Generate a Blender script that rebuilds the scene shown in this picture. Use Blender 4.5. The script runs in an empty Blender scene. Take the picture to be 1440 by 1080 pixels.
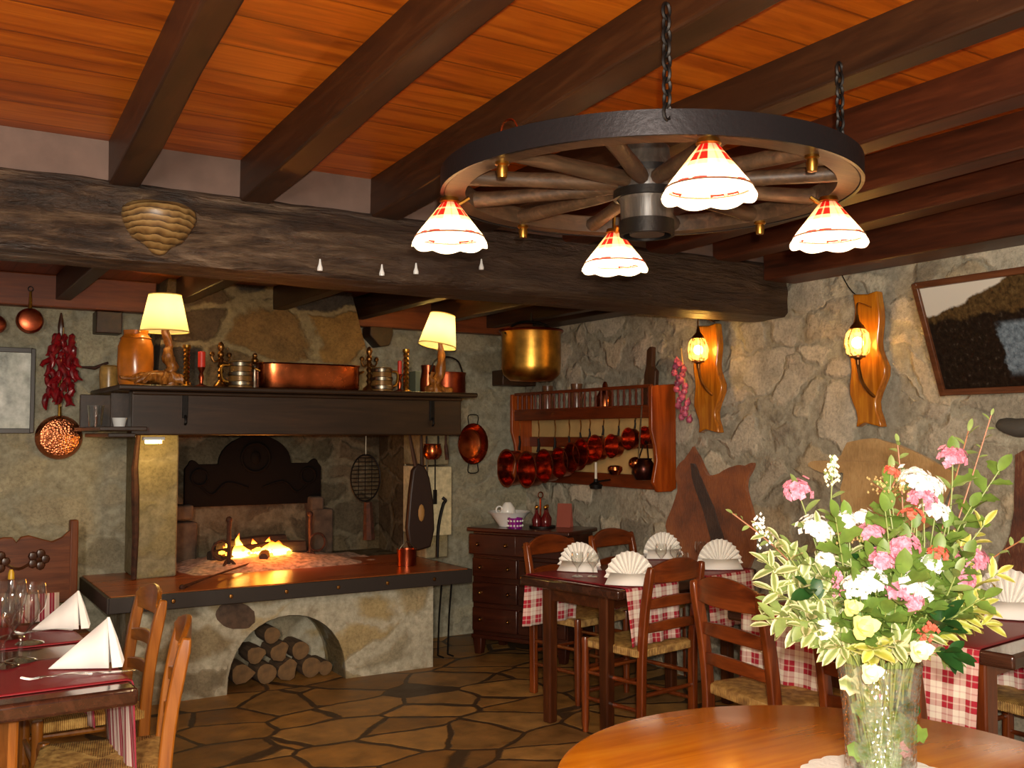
import bpy, bmesh, math, random
from mathutils import Vector as V, Matrix, noise
R = math.radians
PI = math.pi
sin, cos = math.sin, math.cos
rnd = random.Random(7)
scn = bpy.context.scene
COL = scn.collection

# ------------------------------------------------------------------ camera model (used to place things at real depths)
YAW, PITCH, FPX = R(31.6), math.atan(72 / 1400), 1400.0
EYE = V((0, 0, 1.49))
FW = V((sin(YAW) * cos(PITCH), cos(YAW) * cos(PITCH), sin(PITCH)))
RT = V((cos(YAW), -sin(YAW), 0))
UP = RT.cross(FW)
def ray(u, v): return FW + RT * ((u - 720) / FPX) + UP * ((540 - v) / FPX)
def onX(u, v, x): d = ray(u, v); return EYE + d * (x / d.x)
def onY(u, v, y): d = ray(u, v); return EYE + d * (y / d.y)
def onZ(u, v, z): d = ray(u, v); return EYE + d * ((z - EYE.z) / d.z)
def at(u, v, s): return EYE + ray(u, v) * s

# ------------------------------------------------------------------ mesh builder
def eul(rx=0, ry=0, rz=0):
    return Matrix.Rotation(R(rz), 4, 'Z') @ Matrix.Rotation(R(ry), 4, 'Y') @ Matrix.Rotation(R(rx), 4, 'X')
def T(x, y=None, z=None):
    return Matrix.Translation(V(x) if y is None else V((x, y, z)))
MW = {}
class MB:
    def __init__(s):
        s.bm = bmesh.new(); s.uv = s.bm.loops.layers.uv.new('UVMap'); s.mi = 0
    def face(s, vs, uvs=None):
        try: f = s.bm.faces.new(vs)
        except ValueError: return None
        f.material_index = s.mi
        if uvs:
            for l, q in zip(f.loops, uvs): l[s.uv].uv = q
        return f
    def box(s, c, d, m=None, taper=1.0):
        x, y, z = d[0] / 2, d[1] / 2, d[2] / 2
        t = taper
        P = [(-x * t, -y * t, -z), (x * t, -y * t, -z), (x * t, y * t, -z), (-x * t, y * t, -z), (-x, -y, z), (x, -y, z), (x, y, z), (-x, y, z)]
        m = T(c) @ m if m else T(c)
        v = [s.bm.verts.new(m @ V(p)) for p in P]
        for q in ((3, 2, 1, 0), (4, 5, 6, 7), (0, 1, 5, 4), (1, 2, 6, 5), (2, 3, 7, 6), (3, 0, 4, 7)): s.face([v[i] for i in q])
        return s
    def bar(s, a, b, w, h, up=(0, 0, 1), w2=None, h2=None):
        a, b = V(a), V(b); d = (b - a).normalized(); up = V(up)
        if abs(d.dot(up)) > .98: up = V((0, 1, 0))
        x = d.cross(up).normalized(); y = x.cross(d)
        w2 = w2 or w; h2 = h2 or h
        v = []
        for p, ww, hh in ((a, w, h), (b, w2, h2)):
            for i, j in ((-1, -1), (1, -1), (1, 1), (-1, 1)): v.append(s.bm.verts.new(p + x * (i * ww / 2) + y * (j * hh / 2)))
        for q in ((3, 2, 1, 0), (4, 5, 6, 7), (0, 1, 5, 4), (1, 2, 6, 5), (2, 3, 7, 6), (3, 0, 4, 7)): s.face([v[i] for i in q])
        return s
    def sweep(s, pts, wh, up=(0, 0, 1)):
        """rectangular section swept along pts; wh = list of (w,h)"""
        pts = [V(p) for p in pts]; up = V(up); rings = []
        for i, p in enumerate(pts):
            d = (pts[min(i + 1, len(pts) - 1)] - pts[max(i - 1, 0)]).normalized()
            x = d.cross(up).normalized(); y = x.cross(d)
            w, h = wh[i] if isinstance(wh, list) else wh
            rings.append([s.bm.verts.new(p + x * (a * w / 2) + y * (b * h / 2)) for a, b in ((-1, -1), (1, -1), (1, 1), (-1, 1))])
        for a, b in zip(rings, rings[1:]):
            for k in range(4): s.face([a[k], a[(k + 1) % 4], b[(k + 1) % 4], b[k]])
        s.face(rings[0][::-1]); s.face(rings[-1])
        return s
    def tube(s, pts, r, n=8, cap=True, closed=False):
        pts = [V(p) for p in pts]; k = len(pts); rings = []
        nr = None
        for i, p in enumerate(pts):
            if closed: d = (pts[(i + 1) % k] - pts[i - 1]).normalized()
            else: d = (pts[min(i + 1, k - 1)] - pts[max(i - 1, 0)]).normalized()
            if nr is None:
                nr = d.orthogonal().normalized()
            else:
                nr = (nr - d * nr.dot(d))
                nr = nr.normalized() if nr.length > 1e-6 else d.orthogonal().normalized()
            b = d.cross(nr)
            rr = r[i] if isinstance(r, (list, tuple)) else r
            rings.append([s.bm.verts.new(p + (nr * cos(2 * PI * j / n) + b * sin(2 * PI * j / n)) * rr) for j in range(n)])
        prs = list(zip(rings, rings[1:])) + ([(rings[-1], rings[0])] if closed else [])
        for a, b in prs:
            for j in range(n): s.face([a[j], a[(j + 1) % n], b[(j + 1) % n], b[j]])
        if cap and not closed:
            s.face(rings[0][::-1]); s.face(rings[-1])
        return s
    def lathe(s, prof, m=None, n=24, a0=0, a1=2 * PI, wob=None):
        m = m or Matrix.Identity(4); rings = []; full = abs(a1 - a0 - 2 * PI) < 1e-6
        k = n if full else n + 1
        for r, z in prof:
            if r < 1e-5: rings.append([s.bm.verts.new(m @ V((0, 0, z)))]); continue
            ring = []
            for j in range(k):
                a = a0 + (a1 - a0) * j / n
                rr = r * (wob(a, z) if wob else 1)
                ring.append(s.bm.verts.new(m @ V((rr * cos(a), rr * sin(a), z))))
            rings.append(ring)
        for a, b in zip(rings, rings[1:]):
            for j in range(n):
                j2 = (j + 1) % k
                if len(a) == 1 and len(b) == 1: continue
                if len(a) == 1: s.face([a[0], b[j2], b[j]])
                elif len(b) == 1: s.face([a[j], a[j2], b[0]])
                else: s.face([a[j], a[j2], b[j2], b[j]])
        return s
    def prism(s, poly, h, m=None, z0=0):
        m = m or Matrix.Identity(4)
        a = [s.bm.verts.new(m @ V((x, y, z0))) for x, y in poly]
        b = [s.bm.verts.new(m @ V((x, y, z0 + h))) for x, y in poly]
        s.face(a[::-1]); s.face(b)
        for i in range(len(poly)):
            j = (i + 1) % len(poly); s.face([a[i], a[j], b[j], b[i]])
        return s
    def ball(s, c, r, seg=8, m=None):
        rx, ry, rz = (r, r, r) if isinstance(r, (int, float)) else r
        M4 = T(c) @ (m or Matrix.Identity(4)) @ Matrix.Diagonal((rx, ry, rz, 1))
        k = max(3, seg // 2)
        pr = [(sin(PI * i / k), -cos(PI * i / k)) for i in range(k + 1)]
        pr[0] = (0, -1); pr[-1] = (0, 1)
        return s.lathe(pr, M4, seg)
    def ico(s, c, r, m=None):
        """cheap 8-faced bead"""
        c = V(c); q = [V((r, 0, 0)), V((-r, 0, 0)), V((0, r, 0)), V((0, -r, 0)), V((0, 0, r)), V((0, 0, -r))]
        v = [s.bm.verts.new(c + p) for p in q]
        for t in ((0, 2, 4), (2, 1, 4), (1, 3, 4), (3, 0, 4), (2, 0, 5), (1, 2, 5), (3, 1, 5), (0, 3, 5)): s.face([v[i] for i in t])
        return s
    def sheet(s, G, uv=None, mi=None):
        vs = [[s.bm.verts.new(V(p)) for p in row] for row in G]
        for i in range(len(G) - 1):
            for j in range(len(G[0]) - 1):
                f = s.face([vs[i][j], vs[i + 1][j], vs[i + 1][j + 1], vs[i][j + 1]],
                           [uv(i, j), uv(i + 1, j), uv(i + 1, j + 1), uv(i, j + 1)] if uv else None)
                if f and mi: f.material_index = mi(i, j)
        return s
    def torus(s, c, R0, r, m=None, n=24, k=6):
        m = T(c) @ (m or Matrix.Identity(4))
        return s.tube([m @ V((R0 * cos(2 * PI * i / n), R0 * sin(2 * PI * i / n), 0)) for i in range(n)], r, k, closed=True)
    def disp(s, f):
        for v in s.bm.verts: v.co += V(f(v.co))
        return s
    def build(s, name, mat, parent=None, smooth=True, ang=38, bevel=0, seg=2, solid=0, w=False, sub=0, label=None, cat=None, group=None, kind=None, fixn=True, base=True):
        bm = s.bm
        if fixn: bmesh.ops.recalc_face_normals(bm, faces=bm.faces)
        me = bpy.data.meshes.new(name); bm.to_mesh(me); bm.free()
        for mm in (mat if isinstance(mat, (list, tuple)) else [mat]): me.materials.append(mm)
        o = bpy.data.objects.new(name, me); COL.objects.link(o)
        if smooth:
            me.shade_smooth(); me.set_sharp_from_angle(angle=R(ang))
        if parent is not None:
            o.parent = parent
            if w: me.transform(MW[parent.name].inverted())
            MW[o.name] = MW[parent.name].copy()
        elif base and not kind:
            xs = [v.co for v in me.vertices]
            lo = [min(c[i] for c in xs) for i in range(3)]; hi = [max(c[i] for c in xs) for i in range(3)]
            b = V(((lo[0] + hi[0]) / 2, (lo[1] + hi[1]) / 2, lo[2]))
            me.transform(T(-b)); o.location = b; MW[o.name] = T(b)
        else: MW[o.name] = Matrix.Identity(4)
        if solid:
            q = o.modifiers.new('solid', 'SOLIDIFY'); q.thickness = solid; q.offset = 0
        if sub:
            q = o.modifiers.new('sub', 'SUBSURF'); q.levels = q.render_levels = sub
        if bevel:
            q = o.modifiers.new('bevel', 'BEVEL'); q.width = bevel; q.segments = seg; q.limit_method = 'ANGLE'; q.angle_limit = R(35); q.harden_normals = False
        tag(o, label, cat, group, kind)
        return o
def tag(o, label=None, cat=None, group=None, kind=None):
    if label: o['label'] = label
    if cat: o['category'] = cat
    if group: o['group'] = group
    if kind: o['kind'] = kind
    return o
def thing(name, label, cat, loc=(0, 0, 0), rz=0, group=None, rx=0, ry=0):
    o = bpy.data.objects.new(name, None); COL.objects.link(o)
    o.location = loc; o.rotation_mode = 'XYZ'; o.rotation_euler = (R(rx), R(ry), R(rz)); o.empty_display_size = .05
    MW[o.name] = T(loc) @ eul(rx, ry, rz)
    return tag(o, label, cat, group)
def kids(o): return [c for c in bpy.data.objects if c.parent == o]
def copy_tree(o, parent=None):
    ch = kids(o)
    c = o.copy(); COL.objects.link(c); c.parent = parent
    for k in ch: copy_tree(k, c)
    return c
def put(proto, used, loc, rz, label, group=None, cat=None):
    """first use moves the prototype, later uses copy it with all its parts"""
    o = proto if not used.get(proto.name) else copy_tree(proto)
    used[proto.name] = 1
    o.location = loc; o.rotation_euler = (0, 0, R(rz)); MW[o.name] = T(loc) @ eul(0, 0, rz)
    o['label'] = label
    if group: o['group'] = group
    return o
USED = {}
def bez(p0, p1, p2, n=8):
    p0, p1, p2 = V(p0), V(p1), V(p2)
    return [p0 * (1 - t) ** 2 + p1 * (2 * t * (1 - t)) + p2 * t * t for t in [i / n for i in range(n + 1)]]
def spl(pts, n=4):
    """catmull-rom through pts"""
    P = [V(p) for p in pts]; out = []
    for i in range(len(P) - 1):
        a, b, c, d = P[max(i - 1, 0)], P[i], P[i + 1], P[min(i + 2, len(P) - 1)]
        for k in range(n):
            t = k / n
            out.append(.5 * ((2 * b) + (c - a) * t + (2 * a - 5 * b + 4 * c - d) * t * t + (3 * b - a - 3 * c + d) * t ** 3))
    return out + [P[-1]]

# ------------------------------------------------------------------ materials
def lin(c): return tuple((x / 255 / 12.92 if x / 255 <= .04045 else ((x / 255 + .055) / 1.055) ** 2.4) for x in c) + (1,)
class NT:
    def __init__(s, name):
        s.m = bpy.data.materials.new(name); s.m.use_nodes = True; s.t = s.m.node_tree
        s.b = s.t.nodes['Principled BSDF']; s.out = s.t.nodes['Material Output']
    def n(s, typ, props=None, **ins):
        nd = s.t.nodes.new(typ)
        for k, v in (props or {}).items(): setattr(nd, k, v)
        for k, v in ins.items():
            key = int(k[1:]) if k[0] == 'i' and k[1:].isdigit() else k.replace('_', ' ')
            s.set(nd, key, v)
        return nd
    def set(s, nd, key, v):
        sk = nd.inputs[key]
        if isinstance(v, bpy.types.NodeSocket): s.t.links.new(v, sk)
        else: sk.default_value = v
    def P(s, **k):
        for a, v in k.items(): s.set(s.b, a.replace('_', ' '), v)
        return s
    def obj(s): return s.n('ShaderNodeTexCoord').outputs['Object']
    def uv(s): return s.n('ShaderNodeTexCoord').outputs['UV']
    def map(s, vec, scale=(1, 1, 1), loc=(0, 0, 0), rot=(0, 0, 0)):
        return s.n('ShaderNodeMapping', None, Vector=vec, Scale=scale, Location=loc, Rotation=rot).outputs[0]
    def noise(s, vec, scale, detail=4, rough=.55, dist=0):
        return s.n('ShaderNodeTexNoise', None, Vector=vec, Scale=scale, Detail=detail, Roughness=rough, Distortion=dist)
    def vor(s, vec, scale, feature='F1', rand=1.0):
        return s.n('ShaderNodeTexVoronoi', {'feature': feature}, Vector=vec, Scale=scale, Randomness=rand)
    def ramp(s, fac, stops, interp='LINEAR'):
        nd = s.n('ShaderNodeValToRGB', None, Fac=fac); e = nd.color_ramp.elements; nd.color_ramp.interpolation = interp
        while len(e) < len(stops): e.new(.5)
        for q, (p, c) in zip(e, stops): q.position = p; q.color = lin(c) if len(c) == 3 else c
        return nd.outputs[0]
    def fr(s, fac, a, b):
        return s.n('ShaderNodeMapRange', {'clamp': True}, Value=fac, i1=a, i2=b, i3=0.0, i4=1.0).outputs[0]
    def sm(s, fac, a, b, lo=0.0, hi=1.0):
        return s.n('ShaderNodeMapRange', {'interpolation_type': 'SMOOTHSTEP'}, Value=fac, i1=a, i2=b, i3=lo, i4=hi).outputs[0]
    def math(s, op, a, b=0.0, c=0.0):
        nd = s.n('ShaderNodeMath', {'operation': op}); s.set(nd, 0, a); s.set(nd, 1, b); s.set(nd, 2, c); return nd.outputs[0]
    def mix(s, fac, a, b, blend='MIX'):
        nd = s.n('ShaderNodeMix', {'data_type': 'RGBA', 'blend_type': blend})
        s.set(nd, 0, fac); s.set(nd, 6, a if not isinstance(a, tuple) or len(a) == 4 else lin(a)); s.set(nd, 7, b if not isinstance(b, tuple) or len(b) == 4 else lin(b))
        return nd.outputs[2]
    def bump(s, h, strength=.5, dist=.01):
        return s.n('ShaderNodeBump', None, Height=h, Strength=strength, Distance=dist).outputs[0]
    def vadd(s, a, b):
        nd = s.n('ShaderNodeVectorMath', {'operation': 'ADD'}); s.set(nd, 0, a); s.set(nd, 1, b); return nd.outputs[0]
    def vscale(s, a, k):
        nd = s.n('ShaderNodeVectorMath', {'operation': 'SCALE'}); s.set(nd, 0, a); s.set(nd, 3, k); return nd.outputs[0]
    def vsub(s, a, b):
        nd = s.n('ShaderNodeVectorMath', {'operation': 'SUBTRACT'}); s.set(nd, 0, a); s.set(nd, 1, b); return nd.outputs[0]
    def sep(s, v): return s.n('ShaderNodeSeparateXYZ', None, Vector=v).outputs
_mc = {}
def plain(name, c, rough=.5, metal=0.0, bumpy=0, bscale=40, var=0, **kw):
    if name in _mc: return _mc[name]
    t = NT(name); t.P(Roughness=rough, Metallic=metal)
    if var or bumpy:
        nz = t.noise(t.obj(), bscale, 4)
        if var: t.P(Base_Color=t.mix(t.fr(nz.outputs[0], .3, .7), tuple(max(0, x * (1 - var)) for x in c), tuple(min(255, x * (1 + var)) for x in c)))
        else: t.P(Base_Color=lin(c))
        if bumpy: t.P(Normal=t.bump(nz.outputs[0], bumpy, .004))
    else: t.P(Base_Color=lin(c))
    for k, v in kw.items(): t.set(t.b, k.replace('_', ' '), v)
    _mc[name] = t.m
    return t.m
def wood(name, dark, mid, light, axis='Z', rough=.35, scale=1.0, bump=.15, coat=0.0, knots=False):
    key = name + axis
    if key in _mc: return _mc[key]
    t = NT(key); o = t.obj(); k = {'X': (.09, 1, 1), 'Y': (1, .09, 1), 'Z': (1, 1, .09)}[axis]
    m = t.map(o, tuple(q * scale for q in k))
    a = t.noise(m, 14, 6, .6, 1.2).outputs[0]
    b = t.noise(m, 60, 3, .5).outputs[0]
    c = t.noise(o, 2.3 * scale, 2).outputs[0]
    f = t.math('ADD', t.math('MULTIPLY', a, .65), t.math('ADD', t.math('MULTIPLY', b, .2), t.math('MULTIPLY', c, .15)))
    col = t.ramp(f, [(.34, dark), (.5, mid), (.66, light)])
    if knots:
        kv = t.vor(t.map(o, tuple(q * 2.2 if q == 1 else .9 for q in k)), 2.0)
        kn = t.sm(kv.outputs['Distance'], .03, .12, 1.0, 0.0)
        col = t.mix(t.math('MULTIPLY', kn, .75), col, tuple(x * .35 for x in dark))
    t.P(Base_Color=col, Roughness=t.math('ADD', rough - .06, t.math('MULTIPLY', a, .14)), Normal=t.bump(t.math('ADD', a, t.math('MULTIPLY', b, .6)), bump, .003))
    if coat: t.P(Coat_Weight=coat, Coat_Roughness=.12)
    _mc[key] = t.m
    return t.m
# ---- stone
def stone(name, sc, cols, mortar, soft=.5, dstr=.3, bump=.7, soot=None, cover=.1, width=.05, spec=.25):
    t = NT(name); o = t.obj()
    n1 = t.noise(o, 2.4, 3); n2 = t.noise(o, 16, 8, .65)
    d = t.vadd(o, t.vscale(t.vsub(n1.outputs['Color'], (.5, .5, .5)), dstr))
    d = t.vadd(d, t.vscale(t.vsub(n2.outputs['Color'], (.5, .5, .5)), .045))
    m = t.map(d, sc)
    e = t.vor(m, 1.0, 'DISTANCE_TO_EDGE').outputs['Distance']
    cell = t.vor(m, 1.0).outputs['Color']
    rr = t.sep(cell)[0]; gg = t.sep(cell)[1]
    big = t.noise(o, 1.7, 3).outputs[0]; fine = t.noise(o, 55, 9, .72).outputs[0]; mid = t.noise(o, 9, 8, .68).outputs[0]
    th = t.math('ADD', width, t.math('MULTIPLY', t.math('SUBTRACT', big, .42), cover * 2.5))
    th = t.math('ADD', th, t.math('MULTIPLY', t.math('SUBTRACT', gg, .5), cover * 1.6))
    mask = t.sm(t.math('SUBTRACT', t.math('ADD', e, t.math('MULTIPLY', t.math('SUBTRACT', mid, .5), .16)), th), -.02, .02 + .1 * soft)
    sc_ = t.ramp(rr, [(i / (len(cols) - 1), c) for i, c in enumerate(cols)])
    sc_ = t.mix(.62, sc_, t.ramp(mid, [(.3, (150, 144, 132)), (.5, (224, 219, 208)), (.66, (255, 252, 244))]), 'MULTIPLY')
    sc_ = t.mix(.5, sc_, t.ramp(fine, [(.32, (126, 122, 116)), (.56, (255, 255, 255))]), 'MULTIPLY')
    mo = t.mix(.7, mortar, t.ramp(t.noise(o, 22, 9, .7).outputs[0], [(.3, (140, 134, 120)), (.62, (255, 255, 255))]), 'MULTIPLY')
    mo = t.mix(t.sm(big, .45, .7, 0, .3), mo, tuple(x * .66 for x in mortar))
    col = t.mix(mask, mo, sc_)
    if soot: col = soot(t, o, col)
    h = t.math('ADD', t.math('MULTIPLY', mask, .9), t.math('ADD', t.math('MULTIPLY', mid, .32), t.math('MULTIPLY', fine, .6)))
    t.P(Base_Color=col, Roughness=.88, Normal=t.bump(h, bump, .035)); t.b.inputs['Specular IOR Level'].default_value = spec
    return t.m
S_RIGHT = stone('stone_right', (2.6, 2.9, 4.6), [(206, 198, 176), (232, 222, 200), (150, 144, 130), (236, 224, 204), (206, 190, 160), (224, 216, 198), (172, 166, 150)], (186, 180, 160), bump=.65, soft=.7, cover=.13, width=.05, dstr=.4)
S_BACK = stone('stone_back', (2.2, 2.2, 4.6), [(160, 154, 130), (190, 184, 158), (140, 134, 114), (200, 192, 166)], (172, 168, 146), soft=1.6, cover=.16, dstr=.45, bump=.55)
S_BREAST = stone('stone_breast', (2.0, 2.0, 3.5), [(160, 118, 58), (96, 84, 68), (136, 108, 72), (78, 72, 66), (178, 134, 70), (122, 92, 66)], (172, 148, 104), soft=.25, cover=.02, dstr=.18, width=.045)
S_PIER = stone('stone_pier', (2.0, 2.0, 3.4), [(176, 168, 142), (146, 136, 114), (190, 170, 122), (158, 152, 134)], (198, 192, 168), soft=1.0, cover=.16, dstr=.3, bump=.45)
def _soot(t, o, col):
    z = t.sep(o)[2]; x = t.sep(o)[0]
    a = t.sm(t.math('ADD', z, t.math('MULTIPLY', t.noise(o, 4, 5).outputs[0], .5)), 1.0, 1.35, .9, .99)
    b = t.sm(t.math('ABSOLUTE', t.math('SUBTRACT', x, 2.1)), .7, 1.3, 1.0, .1)
    f = t.math('MINIMUM', .97, t.math('MAXIMUM', t.math('MULTIPLY', a, b), t.math('MULTIPLY', b, .8)))
    return t.mix(f, col, (13, 10, 8))
S_SOOT = stone('stone_sooty', (2.6, 2.6, 4.2), [(120, 108, 88), (96, 88, 74), (140, 126, 98)], (130, 120, 98), soft=.6, cover=.05, soot=_soot, spec=.04)
S_CHEEK = stone('stone_cheek', (1.8, 1.8, 3.0), [(150, 140, 104), (138, 128, 98), (164, 150, 108)], (150, 140, 110), soft=.8, cover=.08, bump=.4)
S_SMOOTH = plain('dressed_stone', (190, 178, 140), .8, bumpy=.25, bscale=30, var=.12)
# ---- floor flagstones
def floor_mat():
    t = NT('flagstones'); o = t.obj()
    n1 = t.noise(o, 1.3, 2); d = t.vadd(o, t.vscale(t.vsub(n1.outputs['Color'], (.5, .5, .5)), .18))
    n3 = t.noise(o, 11, 4); d = t.vadd(d, t.vscale(t.vsub(n3.outputs['Color'], (.5, .5, .5)), .03))
    m = t.map(d, (2.3, 3.1, 0), rot=(0, 0, .5))
    e = t.vor(m, 1.0, 'DISTANCE_TO_EDGE', .9).outputs['Distance']; cell = t.sep(t.vor(m, 1.0, 'F1', .9).outputs['Color'])
    mid = t.noise(o, 7, 6, .6).outputs[0]; fine = t.noise(o, 40, 6, .65).outputs[0]
    mask = t.sm(t.math('ADD', e, t.math('MULTIPLY', t.math('SUBTRACT', mid, .5), .04)), .02, .042)
    c = t.ramp(cell[0], [(0, (158, 112, 54)), (.3, (186, 136, 68)), (.55, (140, 100, 52)), (.8, (206, 156, 86)), (1, (166, 126, 74))])
    c = t.mix(.7, c, t.ramp(mid, [(.3, (130, 124, 118)), (.7, (255, 250, 240))]), 'MULTIPLY')
    c = t.mix(mask, (72, 52, 32), c)
    h = t.math('ADD', mask, t.math('ADD', t.math('MULTIPLY', mid, .6), t.math('MULTIPLY', fine, .15)))
    t.P(Base_Color=c, Roughness=t.math('ADD', .3, t.math('MULTIPLY', mid, .35)), Normal=t.bump(h, .5, .012))
    return t.m
FLOOR = floor_mat()
# ---- ceiling planks (boards run along X)
def planks(name, dark, mid, light, axis=0, w=.21, rough=.4):
    t = NT(name); o = t.obj(); s = t.sep(o)
    across = s[1] if axis == 0 else s[0]; along = s[0] if axis == 0 else s[1]
    q = t.math('DIVIDE', across, w); fl = t.math('FLOOR', q); fr = t.math('FRACT', q)
    r1 = t.n('ShaderNodeTexWhiteNoise', {'noise_dimensions': '1D'}, W=fl).outputs[0]
    comb = t.n('ShaderNodeCombineXYZ', None, X=t.math('ADD', t.math('MULTIPLY', along, .8), t.math('MULTIPLY', r1, 37.0)), Y=t.math('MULTIPLY', across, 9.0), Z=0.0).outputs[0]
    a = t.noise(comb, 2.2, 6, .6, .8).outputs[0]
    kn = t.vor(t.n('ShaderNodeCombineXYZ', None, X=t.math('ADD', t.math('MULTIPLY', along, 1.7), t.math('MULTIPLY', r1, 9.0)), Y=t.math('MULTIPLY', across, 3.6), Z=0.0).outputs[0], 1.0)
    k = t.sm(kn.outputs['Distance'], .04, .13, 1.0, 0.0)
    f = t.math('ADD', t.math('MULTIPLY', a, .88), t.math('MULTIPLY', r1, .14))
    c = t.ramp(f, [(.3, dark), (.52, mid), (.78, light)])
    c = t.mix(t.math('MULTIPLY', k, .7), c, tuple(x * .3 for x in dark))
    edge = t.math('MINIMUM', fr, t.math('SUBTRACT', 1.0, fr)); gap = t.sm(edge, .008, .03)
    c = t.mix(t.math('ADD', .35, t.math('MULTIPLY', gap, .65)), tuple(x * .8 for x in dark), c)
    t.P(Base_Color=c, Roughness=rough, Normal=t.bump(t.math('ADD', gap, t.math('MULTIPLY', a, .3)), .3, .003))
    return t.m
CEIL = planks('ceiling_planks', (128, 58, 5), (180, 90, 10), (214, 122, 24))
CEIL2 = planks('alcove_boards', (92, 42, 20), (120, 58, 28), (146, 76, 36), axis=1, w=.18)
# ---- woods
def BEAM(ax): return wood('beam_wood', (34, 18, 8), (50, 27, 11), (70, 40, 17), ax, .45, 1.0, .25, knots=True)
def BEAMR(ax): return wood('red_beam_wood', (46, 20, 8), (70, 31, 12), (96, 46, 19), ax, .45, 1.0, .25, knots=True)
def HUBW(ax): return wood('hub_wood', (40, 36, 32), (58, 52, 46), (82, 74, 66), ax, .4, 2.0, .3)
def RACK_SHADED(ax): return wood('rack_shaded', (70, 26, 7), (98, 38, 10), (122, 52, 15), ax, .35, 1.2, .06)  # rack wood with the shadow on shelf and rails put into its colour
def LEGD(ax): return wood('dark_leg', (46, 20, 8), (68, 32, 12), (92, 48, 20), ax, .35, 1.2, .06)
def REDW(ax): return wood('red_board', (82, 36, 12), (114, 54, 18), (136, 70, 26), ax, .5)
def MAHO(ax): return wood('mahogany', (72, 28, 8), (106, 46, 14), (138, 66, 22), ax, .3, 1.4, .08, coat=.3)
def OAK(ax): return wood('honey_oak', (108, 58, 12), (142, 82, 20), (170, 108, 36), ax, .32, 1.4, .08, coat=.3)
def DARKT(ax): return wood('dark_table', (40, 22, 16), (58, 32, 22), (78, 46, 32), ax, .16, 1.2, .05, coat=.5)
def ROUNDT(ax): return wood('orange_table', (190, 104, 8), (218, 130, 14), (234, 154, 30), ax, .2, .8, .05, coat=.5)
def SIDEB(ax): return wood('sideboard_wood', (38, 14, 7), (56, 22, 10), (74, 32, 14), ax, .3, 1.0, .08, coat=.3)
def MANT(ax): return wood('mantel_wood', (28, 16, 6), (42, 25, 10), (58, 36, 15), ax, .4, 1.0, .2)
def HEARTHW(ax): return wood('hearth_wood', (112, 52, 20), (146, 74, 30), (170, 96, 44), ax, .28, 1.0, .08)
def RACKW(ax): return wood('rack_wood', (104, 40, 8), (142, 60, 10), (170, 80, 18), ax, .35, 1.2, .06)
def PLANK(ax): return wood('live_edge', (128, 68, 10), (180, 106, 18), (212, 144, 38), ax, .2, 1.6, .08, coat=.5)
def SETTLE(ax): return wood('settle_wood', (72, 34, 16), (104, 54, 24), (128, 72, 34), ax, .35, 1.2, .08)
def WHEELW(ax): return wood('wheel_wood', (48, 36, 24), (70, 52, 35), (98, 74, 52), ax, .5, 2.0, .25)
def LOGW(ax): return wood('log_bark', (58, 44, 30), (90, 70, 48), (116, 94, 66), ax, .85, 2.0, .5)
def girder_mat():
    t = NT('old_girder'); o = t.obj()
    m = t.map(o, (.25, 1.6, 1.6))
    a = t.noise(m, 6, 8, .65, 1.5).outputs[0]; b = t.noise(m, 26, 6, .6).outputs[0]; c = t.noise(o, 1.3, 4).outputs[0]
    f = t.math('ADD', t.math('MULTIPLY', a, .6), t.math('MULTIPLY', b, .4))
    col = t.ramp(f, [(.38, (26, 18, 12)), (.48, (56, 40, 27)), (.58, (98, 78, 58)), (.7, (150, 128, 104))])
    x = t.sep(o)[0]
    w = t.sm(t.math('ADD', x, t.math('MULTIPLY', c, 1.2)), .4, 2.2, .0, .75)
    col = t.mix(w, col, (50, 32, 20))
    t.P(Base_Color=col, Roughness=.45, Normal=t.bump(f, 1.0, .06)); return t.m
GIRDER = girder_mat()
PLASTER = plain('grey_plaster', (102, 82, 72), .85, bumpy=.2, bscale=8, var=.08)
# ---- metals
def metal(name, c, rough, ham=0, patina=None):
    t = NT(name); o = t.obj(); nz = t.noise(o, 9, 4).outputs[0]
    col = t.mix(t.fr(nz, .35, .7), tuple(x * .72 for x in c), c)
    if patina: col = t.mix(t.sm(t.noise(o, 5, 5).outputs[0], .45, .65), col, patina)
    t.P(Base_Color=col, Metallic=1.0, Roughness=t.math('ADD', rough, t.math('MULTIPLY', nz, .12)))
    if ham: t.P(Normal=t.bump(t.vor(o, 75).outputs['Distance'], ham, .004))
    return t.m
COPPER = metal('copper', (206, 110, 62), .2)
COPPERD = metal('aged_copper', (204, 100, 64), .24, patina=(140, 64, 42))
COPPERH = metal('hammered_copper', (216, 128, 84), .26, ham=.8)
BRASS = metal('brass', (224, 168, 74), .27)
BRASSD = metal('dark_brass', (190, 136, 72), .3, patina=(120, 80, 44))
PEWTER = metal('pewter', (160, 150, 130), .3)
SILVER = metal('silver', (215, 212, 205), .18)
def iron(name='wrought_iron', c=(30, 27, 25), r=.5): return plain(name, c, r, .75, bumpy=.3, bscale=60)
IRON = iron()
RUSTI = plain('rusty_iron', (62, 36, 24), .75, .35, bumpy=.4, bscale=30, var=.3)
TIRE = plain('wheel_tire_iron', (46, 44, 46), .38, .7, bumpy=.2, bscale=80)
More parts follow.
